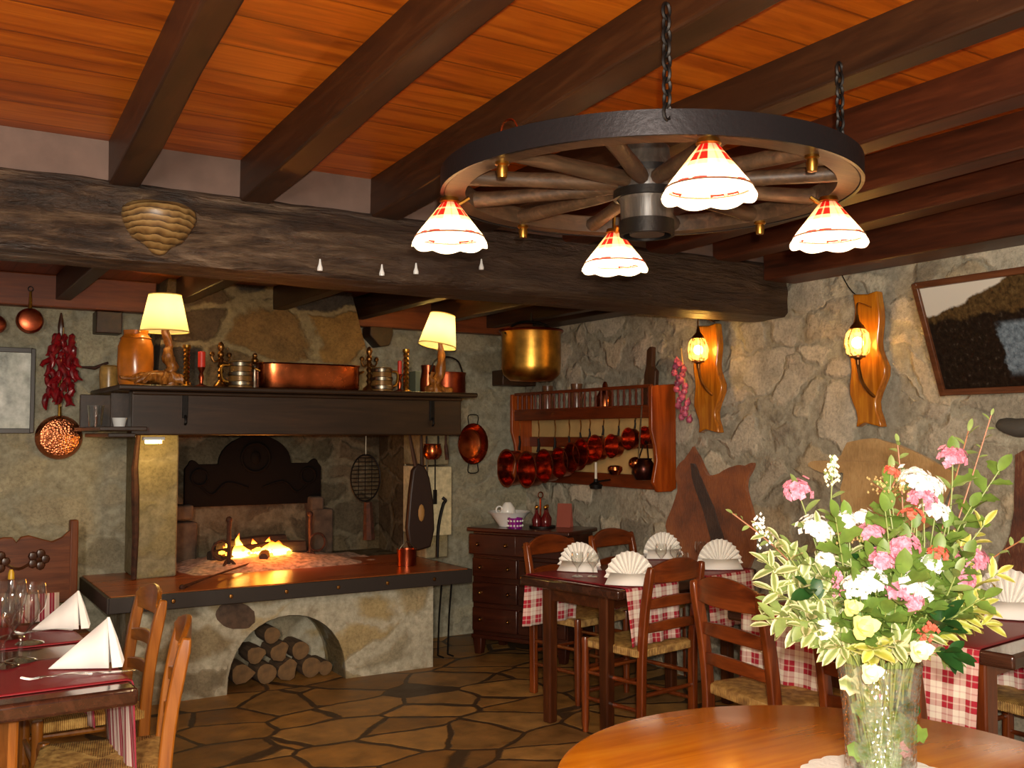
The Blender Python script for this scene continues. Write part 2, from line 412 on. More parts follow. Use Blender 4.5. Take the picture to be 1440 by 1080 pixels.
# ---- glass (thin, real transparency with fresnel reflections)
def glass(name, tint=(1, 1, 1), refl=1.0, rough=.02, bumps=0, frost=0):
    t = NT(name); t.t.nodes.remove(t.b)
    lw = t.n('ShaderNodeLayerWeight', None, Blend=.5).outputs['Facing']
    fr = t.math('ADD', .06, t.math('MULTIPLY', t.math('POWER', lw, 3.0), .85))
    tr = t.n('ShaderNodeBsdfTransparent', None, Color=tint + (1,)).outputs[0]
    gl = t.n('ShaderNodeBsdfGlossy', None, Roughness=rough)
    if bumps:
        b = t.bump(t.vor(t.obj(), bumps).outputs['Distance'], .8, .006)
        t.set(gl, 'Normal', b)
    f = t.math('MINIMUM', t.math('ADD', t.math('MULTIPLY', fr, refl), .02), 1.0)
    mx = t.n('ShaderNodeMixShader', None, Fac=f, i1=tr, i2=gl.outputs[0]).outputs[0]
    if frost:
        v = t.vor(t.map(t.obj(), (60, 60, 26)), 1.0).outputs['Distance']
        d = t.n('ShaderNodeBsdfDiffuse', None, Color=(.85, .88, .84, 1)).outputs[0]; tl = t.n('ShaderNodeBsdfTranslucent', None, Color=(.85, .88, .84, 1)).outputs[0]
        dt = t.n('ShaderNodeMixShader', None, Fac=.5, i1=d, i2=tl).outputs[0]
        mx = t.n('ShaderNodeMixShader', None, Fac=t.math('MULTIPLY', t.sm(v, .25, .75), frost), i1=mx, i2=dt).outputs[0]
    t.t.links.new(mx, t.out.inputs[0]); return t.m
GLASS = glass('clear_glass', (.97, .98, .97), 1.6)
VASEG = glass('vase_glass', (.97, .98, .96), 1.3, .06, 90, .12)
WATER = glass('water', (.86, .95, .86), .8)
AMBERG = glass('amber_glass', (1, .93, .75), 1.0, .05, 0, .55)
REDG = plain('dark_red_glass', (84, 14, 16), .08, 0)
# ---- cloth
def gingham(name, white, red, per=.086, trans=0.0, stripes=False, lines=True):
    t = NT(name); s = t.sep(t.uv())
    def band(c, d):
        f = t.math('FRACT', t.math('DIVIDE', c, per))
        b = t.math('LESS_THAN', f, .5)
        if lines:
            l = t.math('LESS_THAN', t.math('ABSOLUTE', t.math('SUBTRACT', f, .25)), .03)
            l2 = t.math('LESS_THAN', t.math('ABSOLUTE', t.math('SUBTRACT', f, .75)), .03)
            b = t.math('ADD', t.math('SUBTRACT', b, t.math('MULTIPLY', l, .5)), t.math('MULTIPLY', l2, .4))
        return b
    bu = band(s[0], 0); bv = bu if stripes else band(s[1], 1)
    f = t.math('MULTIPLY', t.math('ADD', bu, bv), .5)
    f = t.math('ADD', t.math('MULTIPLY', f, .9), t.math('MULTIPLY', t.math('MULTIPLY', bu, bv), .1))
    col = t.mix(f, white, red)
    wv = t.noise(t.uv(), 900, 2).outputs[0]
    if trans:
        t.t.nodes.remove(t.b)
        d = t.n('ShaderNodeBsdfDiffuse', None, Color=col).outputs[0]; tr = t.n('ShaderNodeBsdfTranslucent', None, Color=col).outputs[0]
        mx = t.n('ShaderNodeMixShader', None, Fac=trans, i1=d, i2=tr).outputs[0]
        t.t.links.new(mx, t.out.inputs[0])
    else: t.P(Base_Color=col, Roughness=.9, Normal=t.bump(wv, .15, .001))
    return t.m
GING = gingham('gingham_cloth', (238, 226, 208), (168, 30, 48))
GSTRIPE = gingham('striped_cloth', (226, 206, 196), (150, 40, 60), .05, stripes=True)
GSHADE = gingham('gingham_shade', (255, 238, 210), (186, 26, 26), .15, trans=.6)
RUNTOP = plain('runner_red', (128, 26, 34), .45, bumpy=.15, bscale=300, var=.12)
NAPKIN = plain('white_napkin', (244, 242, 236), .8)
def fab(name, c, trans):
    t = NT(name); t.t.nodes.remove(t.b)
    d = t.n('ShaderNodeBsdfDiffuse', None, Color=lin(c)).outputs[0]; tr = t.n('ShaderNodeBsdfTranslucent', None, Color=lin(c)).outputs[0]
    t.t.links.new(t.n('ShaderNodeMixShader', None, Fac=trans, i1=d, i2=tr).outputs[0], t.out.inputs[0]); return t.m
CREAM = fab('cream_shade', (250, 234, 186), .6)
FRILL = fab('white_frill', (255, 252, 244), .6)
TRIMC = plain('shade_trim', (220, 190, 110), .7)
def rush():
    t = NT('rush_seat'); s = t.sep(t.obj()); ax = t.math('ABSOLUTE', s[0]); ay = t.math('ABSOLUTE', s[1])
    k = t.math('GREATER_THAN', ax, t.math('MULTIPLY', ay, 1.05))
    c = t.n('ShaderNodeMix', {'data_type': 'FLOAT'}); t.set(c, 0, k); t.set(c, 2, s[0]); t.set(c, 3, s[1])
    # cords run parallel to the nearest rail, so they are counted across it
    w = t.math('SINE', t.math('MULTIPLY', c.outputs[0], 900.0))
    nz = t.noise(t.obj(), 30, 4).outputs[0]
    col = t.ramp(t.math('ADD', t.math('MULTIPLY', w, .12), nz), [(.3, (116, 78, 34)), (.5, (176, 132, 64)), (.72, (212, 172, 98))])
    t.P(Base_Color=col, Roughness=.6, Normal=t.bump(t.math('ADD', w, nz), .6, .003)); return t.m
RUSH = rush()
# ---- others
BULB = plain('lit_bulb', (255, 236, 190), .4, Emission_Color=lin((255, 214, 140)), Emission_Strength=28.0)
BULBW = plain('lantern_bulb', (255, 226, 160), .4, Emission_Color=lin((255, 190, 80)), Emission_Strength=60.0)
CANDLE = plain('red_candle', (206, 52, 34), .45, Subsurface_Weight=.2)
STONEW = plain('glazed_stoneware', (186, 104, 26), .22, bscale=5, var=.22)
DRIFT = wood('driftwood', (84, 42, 12), (138, 82, 28), (196, 132, 60), 'Z', .3, 3.0, 1.0)
CHILI = plain('dried_chili', (112, 16, 22), .28, bscale=30, var=.35)
ONION = plain('pink_onion', (176, 86, 112), .35, bscale=30, var=.3)
def fur(name, a, b, c):
    t = NT(name); o = t.obj(); n1 = t.noise(o, 3.5, 4).outputs[0]; n2 = t.noise(t.map(o, (60, 60, 14)), 2.0, 5, .7).outputs[0]
    col = t.ramp(t.math('ADD', t.math('MULTIPLY', n1, .7), t.math('MULTIPLY', n2, .3)), [(.36, a), (.5, b), (.64, c)])
    t.P(Base_Color=col, Roughness=.9, Normal=t.bump(n2, .8, .006)); t.b.inputs['Sheen Weight'].default_value = .2; return t.m
HIDE1 = fur('brown_hide', (92, 46, 14), (136, 72, 26), (164, 96, 42))
HIDE2 = fur('tan_hide', (158, 122, 72), (192, 154, 100), (208, 176, 122))
HIDE3 = fur('dark_hide', (58, 28, 16), (92, 46, 24), (150, 110, 74))
WAX = plain('white_ceramic', (226, 228, 226), .15)
PURPLE = plain('purple_glaze', (120, 20, 120), .15)
ASH = plain('ash', (176, 156, 142), .95, bumpy=.6, bscale=30, var=.3)
CHAR = plain('charred_log', (34, 26, 22), .9, bumpy=.6, bscale=25, var=.4)
LEATH = plain('dark_leather', (40, 22, 14), .5, bumpy=.3, bscale=40)
PAPER = plain('pale_mat', (214, 206, 190), .8)
LOGEND = plain('log_cut_end', (104, 78, 46), .8, bscale=18, var=.2)
def nest():
    t = NT('banded_nest'); o = t.obj(); z = t.sep(o)[2]
    w = t.math('FRACT', t.math('MULTIPLY', t.math('ADD', z, t.math('MULTIPLY', t.noise(o, 7, 3).outputs[0], .05)), 46.0))
    col = t.ramp(t.math('ADD', t.math('MULTIPLY', w, .6), t.math('MULTIPLY', t.noise(o, 30, 4).outputs[0], .5)), [(.25, (58, 40, 20)), (.5, (112, 84, 46)), (.8, (150, 122, 76))])
    t.P(Base_Color=col, Roughness=.4, Normal=t.bump(w, .4, .006)); return t.m
NEST = nest()
def painting():
    t = NT('landscape_painting'); u = t.map(t.uv(), (2.3, 1, 1)); s = t.sep(u)
    n = t.noise(u, 5, 6, .6).outputs[0]; n2 = t.noise(u, 22, 5, .65).outputs[0]
    sky = t.mix(s[1], (196, 188, 170), (210, 204, 190))
    hill = t.ramp(n2, [(.3, (36, 26, 12)), (.55, (82, 62, 34)), (.8, (116, 96, 60))])
    darkr = t.ramp(n2, [(.4, (16, 11, 8)), (.6, (34, 25, 18)), (.78, (92, 84, 74))])
    water = t.ramp(n2, [(.3, (60, 72, 84)), (.7, (134, 150, 160))])
    hl = t.math('ADD', t.math('ADD', .7, t.math('MULTIPLY', t.math('POWER', s[0], 1.4), .24)), t.math('MULTIPLY', t.math('SUBTRACT', n, .5), .12))
    c = t.mix(t.sm(t.math('SUBTRACT', s[1], hl), -.01, .02), hill, sky)
    rl = t.math('ADD', t.math('ADD', .66, t.math('MULTIPLY', s[0], .04)), t.math('MULTIPLY', t.math('SUBTRACT', n, .5), .2))
    c = t.mix(t.sm(t.math('SUBTRACT', rl, s[1]), -.02, .03), c, darkr)
    wx = t.math('ADD', .86, t.math('MULTIPLY', t.math('SUBTRACT', n, .5), .3))
    wm = t.math('MULTIPLY', t.sm(t.math('SUBTRACT', s[0], wx), -.02, .03), t.math('MULTIPLY', t.sm(t.math('SUBTRACT', .6, s[1]), -.02, .04), t.sm(s[1], .1, .2)))
    c = t.mix(wm, c, water)
    t.P(Base_Color=c, Roughness=.35); return t.m
PAINT = painting()
def oldprint():
    t = NT('silvery_print'); o = t.uv(); n = t.noise(o, 4, 6, .6).outputs[0]
    t.P(Base_Color=t.ramp(n, [(.3, (128, 132, 122)), (.5, (186, 190, 178)), (.7, (228, 230, 220))]), Roughness=.25); return t.m
PRINT = oldprint()
def leafm(name, c, edge=None, tr=.25):
    t = NT(name); s = t.sep(t.uv()); n = t.noise(t.obj(), 30, 3).outputs[0]
    col = t.mix(t.fr(n, .3, .7), tuple(x * .8 for x in c), c)
    if edge: col = t.mix(t.sm(t.math('ABSOLUTE', t.math('SUBTRACT', s[0], .5)), .12, .42), col, edge)
    t.t.nodes.remove(t.b)
    d = t.n('ShaderNodeBsdfPrincipled', None, Base_Color=col, Roughness=.45).outputs[0]; tl = t.n('ShaderNodeBsdfTranslucent', None, Color=col).outputs[0]
    t.t.links.new(t.n('ShaderNodeMixShader', None, Fac=tr, i1=d, i2=tl).outputs[0], t.out.inputs[0]); return t.m
L_GREEN = leafm('mid_green_leaf', (120, 152, 64))
L_DARK = leafm('dark_green_leaf', (40, 84, 34))
L_VAR = leafm('variegated_leaf', (150, 166, 92), (232, 230, 178))
L_YEL = leafm('yellow_leaf', (204, 206, 84), (230, 228, 140))
L_PALE = leafm('pale_green_leaf', (150, 172, 96))
STEM = plain('green_stem', (128, 140, 70), .5)
STEMR = plain('reddish_stem', (150, 96, 60), .5)
F_WHITE = plain('white_petal', (236, 234, 224), .6)
F_PINK = plain('pink_petal', (222, 130, 150), .6, bscale=90, var=.22)
F_CORAL = plain('coral_petal', (214, 96, 74), .6)
F_TAN = plain('tan_bud', (176, 150, 96), .6, bscale=60, var=.3)
F_YEL = plain('pale_yellow_petal', (236, 234, 150), .6)
F_CREAMW = plain('cream_petal', (244, 244, 200), .6)
LACE = plain('white_lace', (240, 240, 234), .85, bumpy=.6, bscale=120)
def flame():
    t = NT('flame'); t.t.nodes.remove(t.b); z = t.sep(t.n('ShaderNodeTexCoord').outputs['Generated'])[2]
    lw = t.n('ShaderNodeLayerWeight', None, Blend=.35).outputs['Facing']
    a = t.math('MULTIPLY', t.sm(lw, .1, .9, 1.0, 0.0), t.sm(z, .45, 1.0, 1.0, .1))
    col = t.ramp(z, [(0, (255, 214, 120)), (.45, (255, 170, 50)), (1, (255, 90, 14))])
    em = t.n('ShaderNodeEmission', None, Color=col, Strength=t.math('ADD', 5.0, t.math('MULTIPLY', t.math('SUBTRACT', 1.0, z), 34.0))).outputs[0]
    tr = t.n('ShaderNodeBsdfTransparent').outputs[0]
    t.t.links.new(t.n('ShaderNodeMixShader', None, Fac=a, i1=tr, i2=em).outputs[0], t.out.inputs[0]); return t.m
FLAME = flame()
EMBER = plain('glowing_ember', (60, 20, 10), .9, Emission_Color=lin((255, 150, 40)), Emission_Strength=9.0)
XW, YB, ZC = 4.2, 6.62, 2.575
GY0, GY1 = 3.84, 4.20
# ------------------------------------------------------------------ setting
def und(p, a=.012, k=1.1, seed=0): return noise.fractal(V(p) * k + V((seed, seed * 2, 0)), .8, 2.0, 4) * a
b = MB(); N = 60
b.sheet([[(XW + und((XW, -1.6 + 8.4 * i / 140, 2.6 * j / 40), .018, 1.6), -1.6 + 8.4 * i / 140, 2.62 * j / 40) for j in range(41)] for i in range(141)])
b.build('wall_right', S_RIGHT, kind='structure', smooth=True, ang=80, label='rough rubble stone wall on the right')
b = MB(); nx, nz = 136, 53
P = [[None] * (nz + 1) for _ in range(nx + 1)]
for i in range(nx + 1):
    for j in range(nz + 1):
        x, z = -2.6 + .05 * i, .05 * j
        P[i][j] = b.bm.verts.new((x, YB + und((x, 9, z), .02, 1.4), z))
for i in range(nx):
    for j in range(nz):
        x, z = -2.6 + .05 * (i + .5), .05 * (j + .5)
        if 1.45 < x < 3.15 and .6 < z < 1.75: continue
        b.face([P[i][j], P[i + 1][j], P[i + 1][j + 1], P[i][j + 1]])
b.build('wall_back', S_BACK, kind='structure', ang=80, label='plastered stone wall behind the fireplace')
b = MB(); b.box((.8, 2.6, -.05), (6.9, 9.2, .1)); b.build('floor', FLOOR, kind='structure', smooth=False)
b = MB(); b.box((.85, 1.2, ZC + .03), (6.9, 5.7, .06)); b.build('ceiling', CEIL, kind='structure', smooth=False)
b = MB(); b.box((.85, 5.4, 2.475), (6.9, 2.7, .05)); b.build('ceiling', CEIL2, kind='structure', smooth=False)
b = MB(); b.box((.8, 3.93, 2.49), (6.8, .12, .17)); b.build('trim_1', PLASTER, kind='structure', smooth=False, label='grey plaster strip between the beam ends')
b = MB(); b.box((1.98, 6.56, 2.34), (.01, .01, .01)); b.bm.clear()
for x0, x1, zb in ((-2.6, 1.36, 2.255), (2.66, 4.18, 2.255)):
    b.box(((x0 + x1) / 2, 6.53, (zb + 2.45) / 2), (x1 - x0, .1, 2.45 - zb))
b.build('trim_2', REDW('X'), kind='structure', smooth=False, bevel=.008, label='red brown wall plate under the alcove ceiling')

# main girder: hewn and gnarled
b = MB(); n = 260; sec = []
for i in range(n + 1):
    x = -2.6 + (XW + 2.55) * i / n; ring = []
    for k in range(44):
        a = 2 * PI * k / 44; c, s_ = cos(a), sin(a)
        q = max(abs(c), abs(s_)); rx = .18 * (c / q * .8 + c * .2); rz = .152 * (s_ / q * .8 + s_ * .2)
        g = noise.fractal(V((x * .9, rx * 4, rz * 5)), .7, 2.1, 5)
        g2 = noise.noise(V((x * 2.2, rz * 9, 3))) * .016 + noise.noise(V((x * 7, rz * 14, 5))) * .009
        bulge = max(0, 1 - (x + .1) / 1.2) * .02
        amp = .034 if x < 1.2 else .034 - .022 * min(1, (x - 1.2) / .8)
        front = -1 if c < -.2 else 0
        ring.append((x, (GY0 + GY1) / 2 + rx + (g * amp + g2) * (1 if c < 0 else .3) + front * bulge, 2.285 + rz + g * amp * .5))
    sec.append(ring + [ring[0]])
b.sheet(sec); b.build('girder', GIRDER, ang=60, label='massive rough hewn timber girder spanning the room below the beams', cat='beam')

# ceiling beams: measured edges
def xl(u, v): p = onZ(u, v, ZC); return p.x, p.y
BL = [((157, 192), (247, 0), .085), ((345, 219), (575, 0), .095), ((527, 248), (903, 0), .11)]
bl = []
for (f, n_, w) in BL:
    (xf, yf), (xn, yn) = xl(*f), xl(*n_)
    k = (xn - xf) / (yn - yf); bl.append((lambda y, xf=xf, yf=yf, k=k: xf + k * (y - yf), w, w + .02))
for xx, w in ((2.13, .1), (2.66, .12), (3.17, .13), (3.62, .13)): bl.append((lambda y, xx=xx: xx, w, w + .02))
names = ['leftmost of the dark ceiling beams, ending left above the banded nest', 'dark ceiling beam, second from the left', 'dark ceiling beam passing behind the left rim of the wheel chandelier',
         'dark ceiling beam directly above the wheel chandelier', 'dark ceiling beam right of the wheel chandelier, at the upper right', 'dark ceiling beam, second from the right wall', 'dark ceiling beam beside the right wall plate']
for (fx, wn, wf), nm in zip(bl, names):
    b = MB(); G = []
    for y, h, w in ((GY0 + .05, .17, wf), (3.3, .155, wf), (2.6, .14, wn), (2.0, .128, wn), (-1.5, .125, wn)):
        x = fx(y); j = lambda q: noise.noise(V((x, y * 3, q))) * .004
        G.append([(x + j(1), y, ZC), (x + j(2), y, ZC - h), (x + w + j(3), y, ZC - h), (x + w, y, ZC), (x, y, ZC)])
    b.sheet(G); b.face([v for v in b.bm.verts][:4]); b.build('ceiling_beam', BEAM('Y') if fx(0) < 2.4 else BEAMR('Y'), bevel=.008, smooth=False, label=nm, cat='beam', group='ceiling beams')
b = MB(); b.box((4.08, 1.17, 2.45), (.24, 5.35, .25)); b.build('wall_plate', BEAMR('Y'), bevel=.01, smooth=False, label='broad dark timber wall plate along the top of the right wall', cat='beam')
b = MB(); b.box((4.09, 5.2, 2.375), (.2, 2.0, .15)); b.build('wall_plate', BEAM('Y'), bevel=.01, smooth=False, label='dark timber wall plate above the pot rack, behind the girder', cat='beam')
for i, (x, nm) in enumerate(((.2, 'dark joist over the framed print'), (.82, 'dark joist above the string of dried peppers'), (1.47, 'dark joist above the left cream lamp'), (2.08, 'dark joist above the copper fish pan'), (2.72, 'dark joist left of the right cream lamp'), (3.33, 'dark joist right of the right cream lamp'), (3.8, 'dark joist above the hanging brass cauldron'))):
    b = MB(); b.box((x, 5.34, 2.375), (.085, 2.28, .15)); b.build('joist', BEAM('Y'), bevel=.006, smooth=False, label=nm, cat='beam', group='joists over the fireplace')
for (u0, u1, v0, v1, Y, poly, nm) in ((135, 171, 437, 470, 6.5, 0, 'dark wooden stub jutting from the wall left of the amber jar'), (519, 551, 459, 489, 6.5, 1, 'dark wooden corbel right of the large chimney stones'), (705, 752, 520, 543, 6.35, 0, 'black block under the hanging brass cauldron')):
    a, c = onY(u0, v0, Y), onY(u1, v1, Y)
    w, h = c.x - a.x, a.z - c.z
    b = MB(); m = T((a.x, Y + .14, c.z)) @ eul(90)
    b.prism([(0, h), (0, h * .55), (w * .45, 0), (w * .85, h * .1), (w, h * .6), (w, h)] if poly else [(0, 0), (w, 0), (w, h), (0, h)], .16, m)
    b.build('wooden_corbel', BEAM('Y'), bevel=.006, label=nm, cat='corbel')

# ------------------------------------------------------------------ fireplace
FP = thing('fireplace', 'large stone fireplace with dark timber mantel and raised wooden edged hearth', 'fireplace', (2.1, 5.8, 0))
PY = 5.80
# masonry base with arched wood store
b = MB(); cx, rx, rz = 2.01, .365, .42
arc = [(cx - rx * cos(PI * i / 18), rz * sin(PI * i / 18) ** .85) for i in range(19)]
out = [(1.12, 0)] + arc + [(2.97, 0), (2.97, .55), (1.12, .55)]
b.prism(out, .35, T((0, PY + .35, 0)) @ eul(90))
b.build('masonry_base', S_PIER, FP, w=True, smooth=False)
b = MB(); b.box((2.05, 6.4, .27), (1.84, .45, .54)); b.build('masonry_core', S_PIER, FP, w=True, smooth=False)
b = MB(); G = []
for y in (PY + .02, PY + .3): G.append([(x, y, z) for x, z in arc])
b.sheet(G); b.build('niche_vault', S_PIER, FP, w=True)
a, c = onY(290, 848, PY - .004), onY(375, 884, PY - .004); b = MB(); b.ball(((a.x + c.x) / 2, PY + .02, (a.z + c.z) / 2), ((c.x - a.x) / 2, .04, (a.z - c.z) / 2), 18); b.disp(lambda q: noise.noise_vector(q * 7) * .02); b.build('dark_base_stone', plain('dark_base_stone', (84, 66, 52), .9, bumpy=.5, bscale=25, var=.2), FP, w=True)
# hearth: wooden top, iron bound edge with studs
hz = .635; y0 = 5.62; x0, x1 = .965, 3.15
b = MB(); b.box(((x0 + x1) / 2, (y0 + 6.6) / 2 + .01, hz - .04), (x1 - x0 - .02, 6.6 - y0 - .02, .08)); b.build('hearth_top', HEARTHW('X'), FP, w=True, bevel=.006, smooth=False)
b = MB(); b.box(((x0 + x1) / 2, y0, hz - .045), (x1 - x0, .02, .085)); b.box((x0, (y0 + 6.55) / 2, hz - .045), (.02, 6.55 - y0, .085)); b.box((x1, (y0 + 6.4) / 2, hz - .045), (.02, 6.4 - y0, .085))
b.build('hearth_edge', plain('edge_iron', (58, 52, 48), .45, .4, bumpy=.2, bscale=30), FP, w=True, bevel=.004, smooth=False)
for u, v in ((244, 841), (325, 836), (403, 830), (476, 822), (545, 817), (611, 813)):
    p = onY(u, v, y0 - .011); b = MB(); b.ball((p.x, y0 - .012, hz - .045), (.013, .008, .013)); b.build('stud', BRASSD, FP, w=True)
# firebox
b = MB(); q = 24
fx0, fx1, fy1 = 1.44, 3.16, 7.1
def wallg(a, c, up, k=24, m=12):
    a, c, up = V(a), V(c), V(up)
    return [[a + (c - a) * (i / k) + up * (j / m) + V((0, 1, 0)) * 0 + noise.noise_vector((a + (c - a) * (i / k) + up * (j / m)) * 3) * .012 for j in range(m + 1)] for i in range(k + 1)]
b.sheet(wallg((fx0, fy1, .6), (fx1, fy1, .6), (0, 0, 1.2))); b.sheet(wallg((fx0, 6.5, .6), (fx0, fy1, .6), (0, 0, 1.2))); b.sheet(wallg((fx1, 6.5, .6), (fx1, fy1, .6), (0, 0, 1.2)))
b.sheet([[(fx0, 6.5, 1.79), (fx0, fy1, 1.79)], [(fx1, 6.5, 1.79), (fx1, fy1, 1.79)]]); b.sheet([[(fx0, 6.3, .625), (fx0, fy1, .625)], [(fx1, 6.3, .625), (fx1, fy1, .625)]])
b.build('firebox', S_SOOT, FP, w=True, ang=80)
b = MB(); b.box((1.34, 6.44, 1.19), (.235, .38, 1.11)); b.disp(lambda c: noise.noise_vector(c * 4) * .01); b.build('left_cheek', S_CHEEK, FP, w=True, bevel=.012)
b = MB(); b.box((3.235, 6.44, .74), (.18, .36, .22)); b.build('right_cheek', S_CHEEK, FP, w=True, bevel=.012)
b = MB(); b.box((3.235, 6.44, 1.51), (.19, .36, .46)); b.build('upper_cheek', S_CHEEK, FP, w=True, bevel=.012)
b = MB(); b.box((3.235, 6.42, 1.03), (.19, .4, .48)); b.build('dressed_stone', S_SMOOTH, FP, w=True, bevel=.008, smooth=False)
b = MB(); b.tube([(1.205, 6.23, .64), (1.21, 6.225, .9), (1.205, 6.23, 1.15), (1.2, 6.235, 1.3), (1.215, 6.22, 1.49)], [.016, .02, .024, .02, .014], 7); b.build('corner_iron', RUSTI, FP, w=True)
# chimney breast
b = MB(); Z0, Z1 = 1.765, 2.45; G = []
for k in range(13):
    z = Z0 + (Z1 - Z0) * k / 12; row = []
    t = k / 12; xa, xb = 1.32 + .06 * t, 2.78 - .20 * t
    for x, y in [(xa, YB)] + [(xa + (xb - xa) * i / 26, 6.26) for i in range(27)] + [(xb, YB)]:
        w_ = 0 if y > 6.5 else noise.noise(V((x * 5, z * 6, 2))) * .018
        row.append((x, y + w_, z))
    G.append(row)
b.sheet(G); b.build('chimney_breast', S_BREAST, FP, w=True, ang=50)
# mantel
my, mx0, mx1 = 5.72, 1.08, 3.13
b = MB(); b.box(((mx0 + mx1) / 2, my + .05, 1.6125), (mx1 - mx0, .1, .245)); b.box((mx1 - .05, 6.15, 1.6125), (.1, .8, .245)); b.build('mantel_beam', MANT('X'), FP, w=True, bevel=.008, smooth=False)
b = MB(); b.box(((1.0 + 3.22) / 2, (5.655 + 6.6) / 2, 1.75), (2.22, .945, .03)); b.box(((mx0 + mx1) / 2, my - .012, 1.722), (mx1 - mx0, .02, .022)); b.build('mantel_shelf', MANT('X'), FP, w=True, bevel=.009, smooth=False)
b = MB(); b.box((1.02, 6.05, 1.525), (.24, .9, .022)); b.box((1.03, 6.1, 1.49), (.14, .8, .022)); b.box((1.06, 5.95, 1.63), (.1, .02, .2)); b.box((1.0, 6.3, 1.63), (.2, .02, .2)); b.build('side_shelf', MANT('Y'), FP, w=True, bevel=.004, smooth=False)
for u in (260, 607):
    x = onY(u, 570, my).x
    b = MB(); b.box((x, my - .006, 1.66), (.03, .014, .15)); b.tube([(x, my - .014, 1.6), (x, my - .03, 1.575), (x, my - .03, 1.56), (x, my - .014, 1.55)], .008, 6); b.build('iron_strap', IRON, FP, w=True, bevel=.002)
# fireback: cast plate with a round crest
c0, c1 = onY(258, 700, 6.95), onY(450, 700, 6.95); zb = onY(350, 710, 6.95).z; xa, xb = c0.x, c1.x; xm = (xa + xb) / 2; w = xb - xa
poly = [(xa, zb), (xb, zb), (xb, zb + .26)]
poly += [(xb - .02 - .1 * (1 - cos(PI * k / 6 * .5)), zb + .26 + .06 * sin(PI * k / 6)) for k in range(1, 6)]
poly += [(xm + .26 * cos(PI * k / 14), zb + .29 + .2 * sin(PI * k / 14)) for k in range(15)]
poly += [(xa + .02 + .1 * (1 - cos(PI * k / 6 * .5)), zb + .26 + .06 * sin(PI * k / 6)) for k in range(5, 0, -1)] + [(xa, zb + .26)]
b = MB(); b.prism(poly, .03, T((0, 6.96, 0)) @ eul(90))
b.torus((xm, 6.925, zb + .33), .1, .012, eul(90)); b.torus((xa + .1, 6.925, zb + .2), .055, .01, eul(90), 16); b.torus((xb - .1, 6.925, zb + .2), .055, .01, eul(90), 16)
for sg in (-1, 1): b.tube(spl([(xm + sg * .05, 6.925, zb + .12), (xm + sg * .2, 6.925, zb + .16), (xm + sg * .3, 6.925, zb + .08), (xm + sg * .38, 6.925, zb + .14)]), .01, 6)
b.ball((xm, 6.925, zb + .33), (.04, .015, .05))
b.build('fireback', plain('cast_iron', (14, 10, 8), .8, .0, bumpy=.3, bscale=50, Specular_IOR_Level=.08), FP, w=True, bevel=.004)
for x, z, sx, sz in ((1.62, .77, .22, .27), (1.6, .97, .2, .1), (2.62, .8, .16, .32), (2.58, 1.0, .1, .1)): b = MB(); b.box((x, 6.93, z), (sx, .16, sz)); b.disp(lambda c: noise.noise_vector(c * 6) * .008); b.build('fire_stone', plain('scorched_stone', (66, 56, 46), .9, bumpy=.5, bscale=14, var=.25), FP, w=True, bevel=.015)
# ash bed, logs, flames, andirons
b = MB(); G = []
for i in range(41):
    row = []
    for j in range(13):
        x, y = 1.5 + 1.35 * i / 40, 6.2 + .75 * j / 12
        h = max(0, 1 - ((x - 2.12) / .62) ** 2) * max(0, 1 - ((y - 6.62) / .42) ** 2) * .075 + noise.noise(V((x * 9, y * 9, 1))) * .012
        row.append((x, y, .632 + max(-.004, h)))
    G.append(row)
b.sheet(G); b.build('ash_bed', ASH, ang=80, label='grey ash and cinders heaped on the hearth under the fire', cat='ash', kind='stuff')
fcx, fcy = onY(362, 790, 6.58).x, 6.58
for i, (dx, dy, dz, ang, ln, r, lb) in enumerate(((-.12, .02, .055, 12, .42, .045, 'charred log lying left across the andirons in the fire'), (.12, .05, .06, -16, .44, .05, 'charred log lying right across the andirons in the fire'), (.0, .16, .09, 4, .5, .05, 'charred log at the back of the fire'), (.02, -.08, .04, 70, .22, .035, 'short burnt log end at the front of the fire'))):
    b = MB(); a = R(ang); d = V((cos(a), sin(a), .05)) * ln / 2; p = V((fcx + dx, fcy + dy, .66 + dz))
    b.tube([p - d, p - d * .3, p + d * .3, p + d], [r * .8, r, r * 1.05, r * .85], 9); b.disp(lambda c: noise.noise_vector(c * 14) * .008)
    b.build('burning_log', CHAR, label=lb, cat='log', group='logs on the fire')
b = MB()
for i in range(26):
    b.ball((fcx + rnd.gauss(0, .13), fcy - .04 + rnd.gauss(0, .05), .69 + rnd.uniform(0, .05)), (rnd.uniform(.012, .026), rnd.uniform(.012, .022), rnd.uniform(.01, .018)), 6)
b.build('embers', EMBER, label='glowing embers in the heart of the fire', cat='embers', kind='stuff')
fl = thing('fire_flames', 'bright yellow flames of the open log fire', 'flames', (fcx, fcy, .69))
for i, (dx, dy, h, r) in enumerate(((-.13, 0, .15, .08), (.12, -.02, .16, .09), (-.04, .03, .1, .06), (.06, -.02, .14, .075), (.13, .0, .15, .07), (.2, .03, .09, .05), (-.2, .04, .12, .035), (-.1, .08, .24, .03), (.02, .09, .17, .04), (.1, .09, .18, .04), (-.19, .03, .19, .02))):
    b = MB(); lx = rnd.uniform(-.03, .03)
    h *= .62
    b.lathe([(0.0, 0), (r * .8, h * .08), (r, h * .22), (r * .8, h * .42), (r * .42, h * .7), (r * .12, h * .92), (0, h)], T((dx, dy, 0)), 12, wob=lambda a, z, s=i: 1 + .22 * sin(3 * a + z * 40 + s))
    b.disp(lambda c, lx=lx, h=h: V((lx * (c.z / h) ** 2 + .008 * sin(c.z * 50), 0, 0))); b.build('flame', FLAME, fl)
